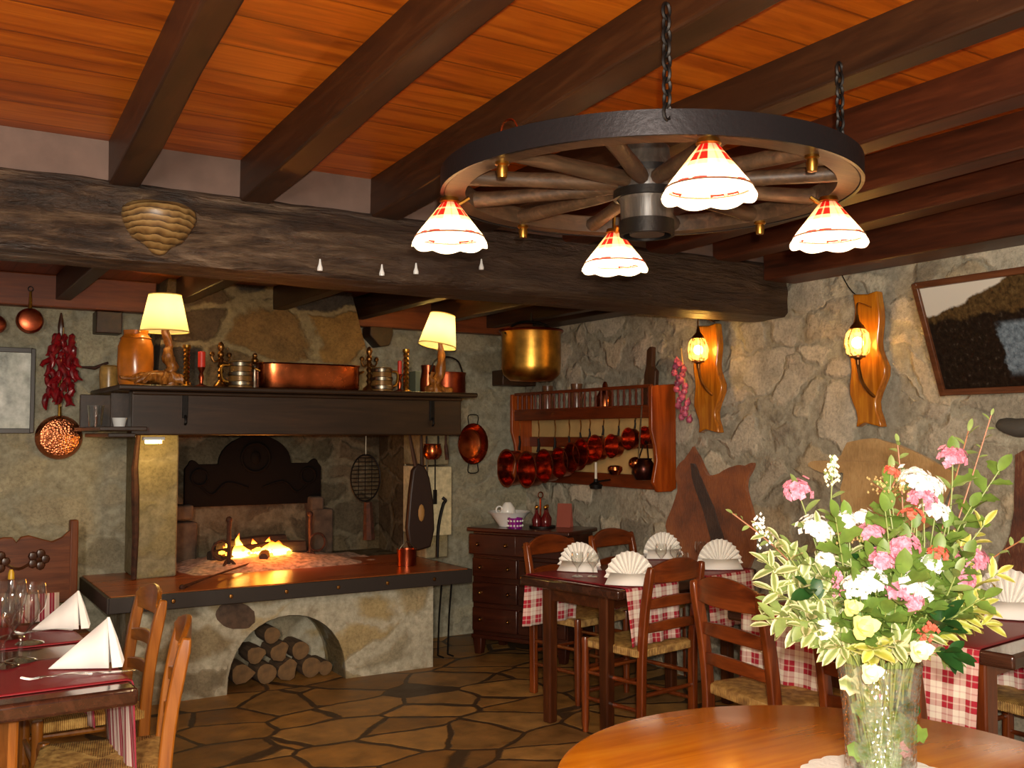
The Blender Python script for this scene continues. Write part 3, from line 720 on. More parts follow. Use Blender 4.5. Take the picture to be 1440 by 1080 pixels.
for (u, v, sg, lb) in ((318, 800, 1, 'iron andiron at the left of the fire'), (432, 785, -1, 'iron andiron at the right of the fire')):
    x = onY(u, v, 6.45 if sg > 0 else 6.6).x; y = 6.4 if sg > 0 else 6.55
    a = thing('andiron', lb, 'andiron', (x, y, .64))
    b = MB(); b.tube(spl([(0, 0, 0), (0, -.01, .12), (0, 0, .24), (0, -.01, .3)]), [.014] * 12 + [.01], 7); b.ball((0, 0, .31), .022, 10); b.tube(spl([(-.05 * sg, -.05, 0), (0, 0, .06), (.05 * sg, -.05, 0)]), .01, 6); b.tube([(0, 0, .07), (.0, .3, .06), (.0, .32, 0)], .011, 6); b.build('standard', RUSTI, a)
    b = MB(); b.torus((-.05 * sg, -.01, .12), .06, .008, eul(90, 0, 10), 20); b.build('scroll_ring', RUSTI, a)
# logs in the arched store
LG = [(1.78, .075, .07, 0), (1.92, .06, .06, 0), (2.05, .07, .068, 0), (2.2, .065, .062, 0), (1.86, .18, .06, 0), (2.0, .185, .062, 0), (2.13, .175, .055, 0), (1.95, .285, .05, 0), (2.29, .05, .045, 0)]
LN = ['split log at the far left of the arched store', 'small log second from the left at the foot of the store', 'log in the middle of the bottom row of the store', 'log with a pale round cut end in the arched store', 'left log of the second row in the store', 'middle log of the second row in the store', 'right log of the second row in the store', 'topmost log of the stack in the arched store', 'thin log at the far right of the arched store']
for (x, z, r, _), nm in zip(LG, LN):
    t_ = thing('firewood_log', nm, 'log', (x, 5.93, z - r), group='firewood in the arched store')
    spl_ = nm.startswith('split') or 'middle' in nm or 'left log' in nm
    wb = (lambda a, z_, s=x: 1 - .3 * max(0, sin(a * 1.5 + s * 7)) + .05 * sin(5 * a + s)) if spl_ else (lambda a, z_, s=x: 1 + .04 * sin(3 * a + s))
    m = T((0, 0, r)) @ eul(-90)
    b = MB(); b.lathe([(r, 0), (r, .12), (r * .97, .2)], m, 14, wob=wb); b.build('bark', LOGW('Y'), t_)
    b = MB(); b.lathe([(0, -.001), (r * .99, 0)], m, 14, wob=wb); b.build('cut_end', LOGEND, t_)
    b = MB(); b.lathe([(0, .2), (r * .97, .2)], m, 14, wob=wb); b.build('back_end', LOGEND, t_)
# ------------------------------------------------------------------ furniture
def make_chair(kind, wd):
    c = thing('ladderback_chair', 'chair', 'chair')
    for sx in (-1, 1):
        b = MB(); pts = spl([(sx * .195, -.175, 0), (sx * .192, -.18, .25), (sx * .19, -.185, .45), (sx * .19, -.205, .65), (sx * .19, -.245, .86)], 4)
        wh = [(.034, .042)] * len(pts); wh[-1] = (.026, .028); wh[-2] = (.033, .038)
        b.sweep(pts, wh, up=(0, 1, 0)); b.build('rear_leg', wd('Z'), c, bevel=.006)
    for sx in (-1, 1):
        b = MB(); b.lathe([(0, 0), (.014, 0), (.02, .06), (.019, .12), (.022, .2), (.021, .3), (.019, .4), (.021, .455), (.018, .47), (0, .472)], T((sx * .205, .185, 0)), 10); b.build('front_leg', wd('Z'), c)
    for z, h0, h1, yb in ((.815, .06, .115, -.228), (.675, .042, .055, -.206), (.56, .04, .05, -.193)):
        b = MB(); pts = [(x, yb - .03 * (1 - (x / .185) ** 2), z + (.022 if z > .8 else .012) * (1 - (x / .185) ** 2)) for x in [-.188 + .376 * i / 14 for i in range(15)]]
        b.sweep(pts, [(.018, h0 + (h1 - h0) * (1 - (abs(p[0]) / .188) ** 2.2)) for p in pts]); b.build('crest_rail' if z > .8 else 'slat', wd('X'), c, bevel=.004)
    for a, e in (((-.205, .185, .3), (.205, .185, .3)), ((-.205, .185, .2), (.205, .185, .2)), ((-.195, -.18, .24), (.195, -.18, .24)), ((-.195, -.18, .17), (-.205, .185, .17)), ((.195, -.18, .17), (.205, .185, .17)), ((-.195, -.18, .3), (-.205, .185, .3)), ((.195, -.18, .3), (.205, .185, .3))):
        b = MB(); a, e = V(a), V(e); b.tube([a, a.lerp(e, .5), e], [.009, .012, .009], 8); b.build('stretcher', wd('X'), c)
    b = MB(); G = []
    n = 16
    for i in range(n + 1):
        row = []
        for j in range(n + 1):
            s_, t_ = -1 + 2 * i / n, -1 + 2 * j / n
            hw = .205 + .012 * t_
            row.append((s_ * hw, .005 + t_ * .188, .474 - .012 * (1 - max(abs(s_), abs(t_))) - .012 * max(abs(s_), abs(t_)) ** 8))
        G.append(row)
    b.sheet(G)
    b.box((0, .005, .442), (.415, .38, .04)); b.build('seat', RUSH, c, bevel=.006)
    return c
CH_M, CH_O = make_chair('m', MAHO), make_chair('o', OAK)
CG = 'ladder back chairs with rush seats'
def face_rz(dx, dy): return math.degrees(math.atan2(-dx, dy))
def chair(proto, bx, by, fx, fy, label):
    """bx,by: middle of the chair back on the floor; fx,fy: where it faces"""
    l = math.hypot(fx, fy); fx, fy = fx / l, fy / l
    return put(proto, USED, (bx + fx * .2, by + fy * .2, 0), face_rz(fx, fy), label, CG)

class Tab:
    def __init__(s, name, label, cx, cy, rz, w, l, z, wt, wl, leg=.09, ix=.05, iy=.12, group='laid dining tables'):
        s.cx, s.cy, s.rz, s.w, s.l, s.z = cx, cy, rz, w, l, z
        s.m = T((cx, cy, 0)) @ eul(0, 0, rz)
        t = s.t = thing(name, label, 'table', (cx, cy, 0), rz, group)
        b = MB(); b.box((0, 0, z - .026), (w, l, .052)); b.build('tabletop', wt('X' if w > l else 'Y'), t, bevel=.012, seg=3)
        b = MB()
        for sx in (-1, 1): b.box((sx * (w / 2 - ix - .04), 0, z - .09), (.025, l - .3, .06))
        for sy in (-1, 1): b.box((0, sy * (l / 2 - iy - .04), z - .09), (w - 2 * ix - .1, .025, .06))
        b.build('apron', wl('X'), t, smooth=False)
        for sx in (-1, 1):
            for sy in (-1, 1):
                b = MB(); b.box((sx * (w / 2 - ix - leg / 2), sy * (l / 2 - iy - leg / 2), (z - .052) / 2), (leg, leg, z - .052), taper=.9); b.build('leg', wl('Z'), t, bevel=.008, smooth=False)
    def P(s, x, y, z=0): return s.m @ V((x, y, s.z + z))
def runner(tb, axis, c, wd, dl, dr, label, stripes=False):
    """cloth laid across the short side; c centre along the long side; dl/dr drop at the negative/positive end"""
    h = (tb.w if axis == 'x' else tb.l) / 2 + .006; path = []
    for k in range(10): t = k / 9; path.append((-h - .010 * (1 - t), -dl * (1 - t) - .012, 0, 1 - t))
    path.append((-h + .004, -.001, 1, 0))
    for k in range(9): path.append((-h + .02 + (2 * h - .04) * k / 8, .0035, 1, 0))
    path.append((h - .004, -.001, 1, 0))
    for k in range(10): t = k / 9; path.append((h + .010 * t, -.012 - dr * t, 0, t))
    L = [0]
    for p, q in zip(path, path[1:]): L.append(L[-1] + math.hypot(q[0] - p[0], q[1] - p[1]))
    n = 18; G = []; sd = rnd.uniform(0, 9)
    for (a, z, top, hang) in path:
        row = []
        for j in range(n + 1):
            q = -wd / 2 + wd * j / n
            o = hang * (.016 * sin(q * 26 + sd) + .008 * sin(q * 61 + sd)) * (1 if a > 0 else -1)
            o = abs(o) * (1 if a > 0 else -1)
            x, y = a + o, c + q * (1 - .03 * hang)
            row.append(tb.m @ (V((x, y, tb.z + z)) if axis == 'x' else V((y, x, tb.z + z))))
        G.append(row)
    b = MB(); b.sheet(G, uv=lambda i, j: (wd * j / n, L[i]), mi=lambda i, j: 1 if path[i][2] and path[min(i + 1, len(path) - 1)][2] else 0)
    return b.build('table_runner', [GSTRIPE if stripes else GING, RUNTOP], solid=.003, label=label, cat='table runner', group='gingham runners', fixn=False, ang=60)

T1 = Tab('dining_table', 'dark glossy dining table in front of the sideboard, set with four fan napkins', 3.448, 4.269, 10.5, 1.15, .7, .75, DARKT, LEGD, .06)
T2 = Tab('dining_table', 'dark dining table mostly hidden behind the flower vase at the right', 3.477, 2.646, 7.6, .7, 1.21, .75, DARKT, MAHO)
T3 = Tab('dining_table', 'dark glossy dining table at the lower left with two folded napkins', .225, 3.712, 2, .75, 1.25, .75, DARKT, OAK, .13, .3, .12)
runner(T1, 'y', -.325, .40, .26, .27, 'red gingham runner hanging beside the near left end of the sideboard table')
runner(T1, 'y', .32, .42, .26, .26, 'red gingham runner toward the wall end of the sideboard table')
runner(T2, 'x', .30, .44, .28, .28, 'red gingham runner hanging behind the chair left of the vase')
runner(T2, 'x', -.27, .44, .29, .29, 'red gingham runner hanging right of the flower vase')
runner(T3, 'x', -.31, .44, .3, .34, 'red runner nearest the camera on the lower left table', True)
runner(T3, 'x', .37, .44, .3, .3, 'red runner toward the fireplace on the lower left table', True)
chair(CH_M, 3.36, 4.98, .2, -1, 'chair with an arched crest on the far side of the sideboard table, left of two')
chair(CH_M, 3.92, 5.10, .2, -1, 'chair on the far side of the sideboard table, nearest the stone wall')
chair(CH_M, 3.25, 3.80, -.16, 1, 'chair seen from behind at the near side of the sideboard table')
o = chair(CH_M, 2.81, 2.88, 1, -.1, 'chair seen from behind just left of the flower vase'); o.scale = (1.07, 1.07, 1.05)
chair(CH_M, 2.80, 2.26, 1, .0, 'chair hidden behind the vase, its posts showing either side')
chair(CH_M, 4.06, 2.36, -1, .0, 'chair by the right wall whose rush seat shows under the table right of the vase')
chair(CH_O, .835, 4.17, -1, -.0, 'honey coloured chair at the lower left table, nearer the hearth')
chair(CH_O, .775, 3.40, -1, .2, 'honey coloured chair at the lower left table, nearer the camera')

# round table
RTC = (1.762, 1.508)
t = thing('round_table', 'large round orange wooden table in the foreground under the vase', 'table', (RTC[0], RTC[1], 0))
b = MB(); b.lathe([(0, .705), (.58, .705), (.612, .712), (.618, .725), (.614, .737), (.605, .74), (0, .74)], n=96); b.build('tabletop', ROUNDT('X'), t, ang=50)
b = MB(); b.lathe([(0, .04), (.05, .05), (.075, .12), (.05, .25), (.06, .4), (.085, .5), (.06, .6), (.16, .69), (.16, .706), (0, .706)], n=28); b.build('pedestal', ROUNDT('Z'), t)
for k in range(3):
    a = R(120 * k + 20); b = MB(); b.sweep(spl([(.04 * cos(a), .04 * sin(a), .22), (.2 * cos(a), .2 * sin(a), .12), (.36 * cos(a), .36 * sin(a), .025)]), (.05, .06)); b.build('foot', ROUNDT('Z'), t, bevel=.006)

# sideboard, set at an angle in the corner
pa, pb = at(656, 741, 6.84), at(800, 749, 6.45)
sd = V((pb.x - pa.x, pb.y - pa.y, 0)); W_ = sd.length; rzs = math.degrees(math.atan2(sd.y, sd.x)); D_ = .44
nrm = V((-sd.y, sd.x, 0)).normalized()
mid = (V((pa.x, pa.y, 0)) + V((pb.x, pb.y, 0))) / 2 + nrm * D_ / 2
SB = thing('sideboard', 'dark mahogany sideboard with rows of drawers in the corner', 'sideboard', mid, rzs)
ZS = .86
def SBP(x, y, z=0): return MW[SB.name] @ V((x, y, ZS + z))
b = MB(); b.box((0, 0, ZS - .014), (W_, D_, .028)); b.build('top', SIDEB('X'), SB, bevel=.006)
b = MB(); b.box((0, .015, .47), (W_ - .06, D_ - .05, .72)); b.box((0, .01, .12), (W_ - .04, D_ - .04, .03)); b.build('carcass', SIDEB('X'), SB, bevel=.006)
for sx in (-1, 1):
    for sy in (-1, 1): b = MB(); b.box((sx * (W_ / 2 - .07), sy * (D_ / 2 - .06), .055), (.07, .07, .11), taper=.7); b.build('foot', SIDEB('Z'), SB, bevel=.005)
for r_, (z, h) in enumerate(((.75, .15), (.59, .14), (.42, .15), (.24, .17))):
    for c_ in range(2):
        x = (-.25 + .5 * c_) * (W_ - .06); pr = .045 if r_ == 0 else .012
        b = MB(); b.box((x, -D_ / 2 + .04 - pr / 2, z), ((W_ - .06) / 2 - .012 + (.02 if r_ == 0 else 0), .02 + pr, h - .012)); d = b.build('drawer', SIDEB('X'), SB, bevel=.006)
        for q in (-1, 1):
            b = MB(); b.ball((x + q * .11, -D_ / 2 + .022 - pr, z), (.014, .016, .014), 10); b.build('knob', BRASSD, d)

# settle against the back wall, lower left
se = thing('carved_settle', 'carved wooden settle with a scalloped back at the left below the print', 'settle', (.25, 6.1, 0), 4)
b = MB(); pr = [(-.62, .55), (.60, .55)]
SC = [(0, .06), (.05, .015), (.1, -.005), (.16, .015), (.22, .036), (.26, .03), (.28, .0), (.30, .03), (.35, .032), (.42, .01), (.5, -.005), (.55, .0), (.6, .0)]
for q, h in SC: pr.append((.6 - q, .9 + h))
for q, h in SC[-2::-1]: pr.append((-.62 + q, .9 + h))
b.prism(pr, .03, T((0, .03, 0)) @ eul(90)); bk = b.build('back_panel', SETTLE('X'), se, bevel=.006)
b = MB()
for cx_, fl_ in ((.43, 1), (.23, -1)):
    for k in range(5): a = 2 * PI * k / 5; b.ball((cx_ + .035 * cos(a), -.005, .8 + .035 * sin(a)), (.026, .014, .026), 8)
    b.ball((cx_, -.01, .8), .018, 8)
b.tube(spl([(.4, -.004, .79), (.33, -.004, .755), (.26, -.004, .79)]), .009, 6); b.build('rosette_carving', wood('settle_carving', (44, 22, 12), (70, 38, 20), (92, 52, 28), 'X', .3), bk)
for sx in (-.63, .615):
    b = MB(); b.sweep([(sx, .04, 0), (sx, .03, .5), (sx, .02, 1.01)], [(.05, .06), (.05, .06), (.045, .05)], up=(0, 1, 0)); b.build('post', SETTLE('Z'), se, bevel=.008)
b = MB(); b.box((0, -.2, .43), (1.24, .46, .035)); b.build('seat', SETTLE('X'), se, bevel=.008)
for sx in (-.6, .6): b = MB(); b.box((sx, -.4, .21), (.05, .05, .42)); b.build('leg', SETTLE('Z'), se, bevel=.006)
n = 24
b = MB(); b.sheet([[(-.56 + 1.1 * i / n, .0 - .012 * k / 4, .61 - .15 * k / 4) for k in range(5)] for i in range(n + 1)], uv=lambda i, j: (1.1 * i / n, .27 * j / 4))
b.build('cushion_cover', GSTRIPE, se, solid=.03)
# ------------------------------------------------------------------ wagon-wheel chandelier
def lats(l, s): return V((FW.x, FW.y, 0)).normalized() * s + RT * l
WC = lats(.39, 2.85); WZ = 2.1825; WR = .59
CHN = thing('wagon_wheel_chandelier', 'dark wagon wheel chandelier with four gingham shades hanging from the beams', 'chandelier', (WC.x, WC.y, WZ))
WA = math.atan2(-FW.y, -FW.x)          # angle that points back toward the camera
b = MB(); b.lathe([(WR - .065, 0), (WR - .004, 0), (WR - .004, .055), (WR - .065, .055), (WR - .065, 0)], n=96); b.build('felloe', WHEELW('X'), CHN, bevel=.004, ang=30)
b = MB(); b.lathe([(WR - .004, -.002), (WR + .006, -.002), (WR + .006, .058), (WR - .004, .058), (WR - .004, -.002)], n=96); b.build('iron_tire', TIRE, CHN, ang=30)
for k in range(12):
    a = WA + 2 * PI * (k + .42) / 12; c, s_ = cos(a), sin(a)
    b = MB(); pts = [(r * c, r * s_, z) for r, z in ((.06, .035), (.2, .03), (.36, .026), (.48, .024), (WR - .05, .026))]
    b.tube(pts, [.022, .024, .021, .023, .026], 10); b.build('spoke', WHEELW('X'), CHN)
b = MB(); b.lathe([(0, -.115), (.05, -.115), (.052, -.085), (.074, -.085), (.078, -.02), (.09, .0), (.095, .03), (.09, .07), (.07, .10), (.066, .14), (0, .14)], n=36); hb = b.build('hub', HUBW('Z'), CHN, ang=30)
for z0, z1, r in ((-.118, -.075, .079), (-.012, .012, .096), (.055, .075, .094)):
    b = MB(); b.lathe([(r - .01, z0), (r, z0), (r, z1), (r - .01, z1), (r - .01, z0)], n=36); b.build('hub_band', IRON, CHN, ang=30)
def chain(pts, parent, r=.016, w=.0045, name='chain'):
    a, c = V(pts[0]), V(pts[1]); n = max(1, int((c - a).length / (r * 1.7))); b = MB()
    for i in range(n + 1):
        p = a.lerp(c, i / n); m = T(p) @ eul(0, 0, 90 * (i % 2)) @ eul(90) @ Matrix.Diagonal((.65, 1.15, 1, 1)).to_4x4()
        b.torus((0, 0, 0), r, w, m, 12, 5)
    return b.build(name, IRON, parent, w=True)
for u, v, s_ in ((938, 150, 2.29), (1182, 195, 2.66), (905, 300, 3.40)):
    p = at(u, v, s_); p.z = WZ + .05
    tz = ZC if s_ < 2.4 else 2.46
    b = chain([p, (p.x, p.y, 2.47)], CHN)
p0 = V((-.42 * RT.x, -.42 * RT.y, .055)) - V((FW.x, FW.y, 0)) * .36
b = MB(); b.tube(spl([p0, p0 + V((.01, 0, .045)), p0 + V((.03, -.01, .055)), p0 + V((.04, -.02, .03)), p0 + V((.03, -.03, .0))]), .003, 5); b.build('copper_wire', COPPER, CHN)
def shade_mesh(n, r0, r1, h, wave=0, k=8, pleat=0, vrep=.3):
    b = MB(); rows = 7; G = []; seg = n * k
    for i in range(seg + 1):
        a = 2 * PI * i / seg; row = []
        for j in range(rows):
            q = j / (rows - 1); r = r0 + (r1 - r0) * q
            rr = r * (1 + pleat * (abs(sin(a * n / 2)) - .5) * q); z = -h * q + wave * abs(sin(a * n / 2)) * (-1 if j == rows - 1 else 0)
            row.append((rr * cos(a), rr * sin(a), z))
        G.append(row)
    b.sheet(G, uv=lambda i, j: (.6 * i / seg, .16 * j / (rows - 1)))
    return b
LAMPS = [('near', .07, -.55), ('left', -.572, .03), ('far', -.045, .47), ('right', .532, .02)]
for nm, dl, ds in LAMPS:
    d = RT * dl + V((FW.x, FW.y, 0)).normalized() * ds
    b = MB(); b.lathe([(0, .0), (.026, 0), (.03, -.012), (.018, -.022), (.02, -.05), (0, -.05)], T(d), 16); b.build('lamp_holder', BRASS, CHN)
    b = MB(); b.tube(spl([d * .9 + V((0, 0, .0)), d * .97 + V((0, 0, -.02)), d * 1.02 + V((0, 0, .01)), d * 1.0 + V((0, 0, .05))]), .006, 6); b.build('brass_arm', BRASS, CHN)
    b = shade_mesh(16, .022, .1, .104, pleat=.04); b.bm.transform(T(d + V((0, 0, -.012)))); sh = b.build('lamp_shade', GSHADE, CHN, fixn=False, ang=60)
    b = shade_mesh(8, .0985, .111, .022, wave=.009); b.bm.transform(T(d + V((0, 0, -.114)))); b.build('frill', FRILL, sh, fixn=False, ang=60)
    b = MB(); b.torus(d + V((0, 0, -.116)), .1005, .0025, None, 40, 5); b.build('trim_cord', plain('dark_trim', (90, 50, 30), .7), sh)
    b = MB(); b.lathe([(0, 0), (.012, 0), (.014, -.02), (.026, -.055), (.022, -.078), (0, -.088)], T(d + V((0, 0, -.03))), 14); b.build('bulb', BULB, sh)
for k in range(4):
    a = WA + PI / 4 + k * PI / 2 - .08; d = V((cos(a), sin(a), 0)) * .545
    b = MB(); b.lathe([(0, .004), (.017, .004), (.019, -.006), (.013, -.01), (.015, -.02), (.012, -.04), (0, -.042)], T(d), 14); b.build('empty_socket', BRASS, CHN)

# ------------------------------------------------------------------ girder ornaments
p = onY(222, 315, GY0 - .005)
b = MB()
b.lathe([(0, -.118), (.02, -.112), (.035, -.095), (.05, -.082), (.085, -.068), (.112, -.035), (.13, .0), (.136, .025), (.126, .052), (.1, .072), (.05, .085), (0, .088)], T(p + V((0, -.005, 0))) @ Matrix.Diagonal((1, .8, 1, 1)).to_4x4(), 32, wob=lambda a, z: 1 + .03 * sin(3 * a + z * 20) + .02 * sin(z * 160))
b.disp(lambda c: noise.noise_vector(c * 9) * .012); b.build('banded_nest', NEST, ang=60, label='tan banded nest like dome fixed to the girder at the left', cat='ornament')
for (u, v), nm in zip(((450, 374), (537, 381), (585, 379), (677, 373)), ('leftmost', 'second', 'third', 'rightmost')):
    p = onY(u, v, GY0 - .012)
    b = MB(); b.lathe([(0, 0), (.011, .002), (.012, .012), (.006, .03), (.003, .05), (0, .051)], T((p.x, p.y, p.z - .022)), 10); b.build('white_peg', WAX, label=nm + ' of four small white droplets on the girder face', cat='ornament', group='white pegs')

# ------------------------------------------------------------------ on the mantel
MZ = 1.766
def mx(u, Y=5.9): return onY(u, 540, Y).x
def mz(v, Y=5.9, u=400): return onY(u, v, Y).z
def table_lamp(x, y, label, tilt, kind):
    t = thing('table_lamp', label, 'lamp', (x, y, MZ))
    zt = mz(468, y, 230) - MZ
    b = MB()
    if kind:
        b.tube(spl([(.05, 0, .0), (.03, .0, .05), (.05, 0, .12), (.015, -.01, .18), (.03, 0, .24), (.01, 0, zt), (0, 0, zt + .1)]), [.045] * 5 + [.034] * 10 + [.022] * 10, 14)
        for a, l in ((.2, .16), (2.8, .24), (3.5, .18), (5.6, .17), (4.6, .12), (4.0, .2), (6.0, .14)):
            b.tube(spl([(.03, 0, .05), (.5 * l * cos(a), .4 * l * sin(a), .055), (l * cos(a), .6 * l * sin(a), .02 + .03 * (l > .2))]), [.045, .042, .04, .034, .028, .02, .016, .012, .01], 12)
        b.disp(lambda c: noise.noise_vector(c * 24) * .017 + noise.noise_vector(c * 60) * .009); b.build('driftwood_base', DRIFT, t, ang=70)
    else:
        b.tube(spl([(-.02, 0, .0), (-.03, .0, .06), (.0, 0, .13), (.012, 0, zt - .02), (.0, 0, zt + .08)]), [.04] * 4 + [.03] * 8 + [.018] * 5, 14)
        b.tube(spl([(-.09, .0, .015), (-.03, 0, .04), (.08, 0, .015)]), .028, 7); b.tube(spl([(-.03, 0, .06), (-.07, -.02, .1), (-.06, -.02, .14)]), [.024] * 4 + [.012] * 5, 6)
        b.disp(lambda c: noise.noise_vector(c * 24) * .016 + noise.noise_vector(c * 60) * .008); b.build('driftwood_base', DRIFT, t, ang=70)
    m = T((0, 0, zt + .1)) @ eul(0, tilt, 0)
    r1 = .138 if kind else .128
    b = MB(); b.lathe([(r1 * .66, .12), (r1, -.095)], m, 40); sh = b.build('lamp_shade', CREAM, t, fixn=False)
    b = MB(); b.torus((0, 0, 0), r1, .0035, m @ T((0, 0, -.093)), 40, 5); b.build('shade_trim', TRIMC, sh)
    b = MB(); b.torus((0, 0, 0), r1 * .66, .0035, m @ T((0, 0, .12)), 40, 5); b.build('upper_trim', TRIMC, sh)
    b = MB(); b.ball(m @ V((0, 0, .0)), .028, 10); b.build('bulb', BULB, sh)
    return V((x, y, MZ)) + V(m @ V((0, 0, .0)))
LPOS = [table_lamp(mx(230, 5.95), 5.95, 'cream shaded table lamp on a driftwood base at the left of the mantel', 0, True),
        table_lamp(mx(618, 5.9), 5.9, 'cream shaded table lamp with tilted shade at the right of the mantel', 11, False)]
# amber jar
x = mx(190, 6.08); b = MB(); t = thing('stoneware_jar', 'large amber glazed stoneware jar behind the left lamp', 'jar', (x, 6.08, MZ))
h = mz(465, 6.08, 190) - MZ; r = (mx(216, 6.08) - mx(165, 6.08)) / 2
b.lathe([(0, .004), (r * .82, 0), (r * .95, h * .12), (r, h * .4), (r * .98, h * .72), (r * .8, h * .88), (r * .66, h * .93), (r * .7, h), (r * .6, h), (r * .55, h * .9), (0, h * .88)], n=36); b.build('body', STONEW, t)
b = MB(); b.lathe([(r * .84, h * .85), (r * .9, h * .86), (r * .84, h * .875)], n=36); b.build('shoulder_ring', STONEW, t)
x = mx(153, 6.3); b = MB(); b.lathe([(0, 0), (.05, 0), (.055, .1), (.05, .13), (.038, .14), (0, .14)], T((x, 6.3, MZ)), 20); b.build('ochre_pot', plain('ochre_glaze', (150, 116, 60), .3, bscale=20, var=.2), label='small ochre pot behind the left end of the mantel', cat='pot')
# candlesticks
def turned(u, v, Y, prof, mat, name, label, cat, n=16, extra=None):
    x = mx(u, Y); h = mz(v, Y, u) - MZ
    b = MB(); b.lathe([(r, z * h) for r, z in prof], T((x, Y, MZ)), n)
    return b.build(name, mat, label=label, cat=cat) if not extra else (b, x, h)
TW = [(0, 0), (.034, 0), (.036, .03), (.02, .06)] + [(.013 + .007 * (k % 2), .08 + .78 * k / 15) for k in range(16)] + [(.016, .9), (.023, .94), (.022, 1), (0, 1)]
turned(262, 485, 5.84, TW, BRASS, 'candlestick', 'tall twisted brass candlestick left of the red candle', 'candlestick')
turned(571, 491, 5.84, TW, BRASS, 'candlestick', 'tall twisted brass candlestick right of the second red candle', 'candlestick')
for u, v, lb in ((283, 494, 'thick red candle in a small brass holder, left side of the mantel'), (562, 507, 'thin red candle in a small holder, right side of the mantel')):
    x = mx(u, 5.86); h = mz(v, 5.86, u) - MZ; t = thing('candle_holder', lb, 'candle', (x, 5.86, MZ))
    b = MB(); b.lathe([(0, 0), (.038, 0), (.036, .01), (.012, .02), (.01, .03), (.016, h * .3), (.009, h * .4), (.022, h * .55), (.02, h * .57), (0, h * .57)], n=16); b.build('stem', COPPERD, t)
    b = MB(); rr = .021 if u < 400 else .013
    b.lathe([(0, h * .56), (rr, h * .56), (rr, h * .98), (rr * .6, h), (0, h)], n=14); b.build('candle', CANDLE, t)
for u, v, lb, sg in ((310, 480, 'ornate bronze candelabrum between the red candle and the left banded mug', 1), (519, 487, 'ornate bronze candelabrum between the copper pan and the right banded mug', 1)):
    x = mx(u, 5.88); h = mz(v, 5.88, u) - MZ; t = thing('candelabrum', lb, 'candelabrum', (x, 5.88, MZ), 0)
    b = MB(); b.lathe([(0, 0), (.045, 0), (.04, .02), (.018, .04)] + [(.011 + .008 * (k % 2), .05 + (h - .09) * k / 11) for k in range(12)] + [(.02, h - .03), (.012, h - .01), (0, h)], n=14); b.build('stem', BRASSD, t)
    b = MB()
    for q in (-1, 1):
        b.tube(spl([(0, 0, h * .62), (q * .035, 0, h * .56), (q * .052, 0, h * .64), (q * .05, 0, h * .7)]), .006, 6); b.ball((q * .05, 0, h * .72), .016, 8)
    b.ball((0, 0, h * .72), .02, 10); b.build('arms', BRASSD, t)
for u, v, w_, lb in ((338, 508, 34, 'banded wooden mug left of the copper fish pan'), (537, 517, 28, 'banded wooden mug right of the copper fish pan')):
    x = mx(u, 5.85); h = mz(v, 5.85, u) - MZ; r = (mx(u + w_ / 2, 5.85) - mx(u - w_ / 2, 5.85)) / 2; t = thing('banded_mug', lb, 'mug', (x, 5.85, MZ))
    b = MB(); b.lathe([(0, 0), (r, 0), (r * .86, h), (r * .78, h), (r * .85, .02), (0, .02)], n=24); b.build('body', plain('mug_staves', (120, 88, 44), .35, .3), t)
    for q in (.1, .45, .8): b = MB(); rr = r * (1 - .14 * q) + .002; b.lathe([(rr, h * q), (rr + .003, h * q + .003), (rr + .003, h * q + .022), (rr - .001, h * q + .026)], n=24); b.build('hoop', PEWTER, t)
    sg = -1 if u < 400 else 1
    b = MB(); b.tube(spl([(sg * r * .9, 0, h * .85), (sg * r * 1.55, 0, h * .8), (sg * r * 1.5, 0, h * .35), (sg * r * .95, 0, h * .22)]), .008, 6); b.build('handle', BRASS, t)
x = mx(358, 5.9); h = mz(496, 5.9, 358) - MZ; t = thing('candlestick', 'small pale candlestick with a bead top against the left end of the copper pan', 'candlestick', (x, 5.9, MZ))
b = MB(); b.lathe([(0, 0), (.028, 0), (.02, h * .2), (.012, h * .6), (.018, h * .65), (0, h * .66)], n=14); b.build('stem', PEWTER, t)
b = MB(); b.ball((0, 0, h * .78), .022, 10); b.ball((.0, 0, h * .92), .016, 10); b.build('finial', BRASSD, t)
# long copper pan
x0_, x1_ = mx(364, 5.84), mx(505, 5.84); h = mz(513, 5.84, 430) - MZ; L = x1_ - x0_
t = thing('copper_fish_pan', 'long oval copper pan in the middle of the mantel', 'pan', ((x0_ + x1_) / 2, 5.87, MZ))
b = MB(); E = lambda a: (L / 2 * abs(cos(a)) ** .45 * (1 if cos(a) > 0 else -1), .11 * abs(sin(a)) ** .7 * (1 if sin(a) > 0 else -1))
G = []
for k in range(49):
    a = 2 * PI * k / 48; ex, ey = E(a); G.append([(0, 0, .003), (ex * .97, ey * .97, .003), (ex, ey, .012), (ex, ey, h), (ex * .985, ey * .96, h), (ex * .97, ey * .94, .014), (0, 0, .012)])
b.sheet(G); b.build('body', COPPER, t, ang=45)
b = MB(); b.tube([V((E(2 * PI * k / 48)[0] * 1.003, E(2 * PI * k / 48)[1] * 1.003, h)) for k in range(48)], .005, 6, closed=True); b.build('rim', COPPER, t)
for sg in (-1, 1): b = MB(); b.tube(spl([(sg * L / 2 * .99, -.04, h * .7), (sg * (L / 2 + .03), -.03, h * .8), (sg * (L / 2 + .03), .03, h * .8), (sg * L / 2 * .99, .04, h * .7)]), .006, 6); b.build('handle', BRASS, t)
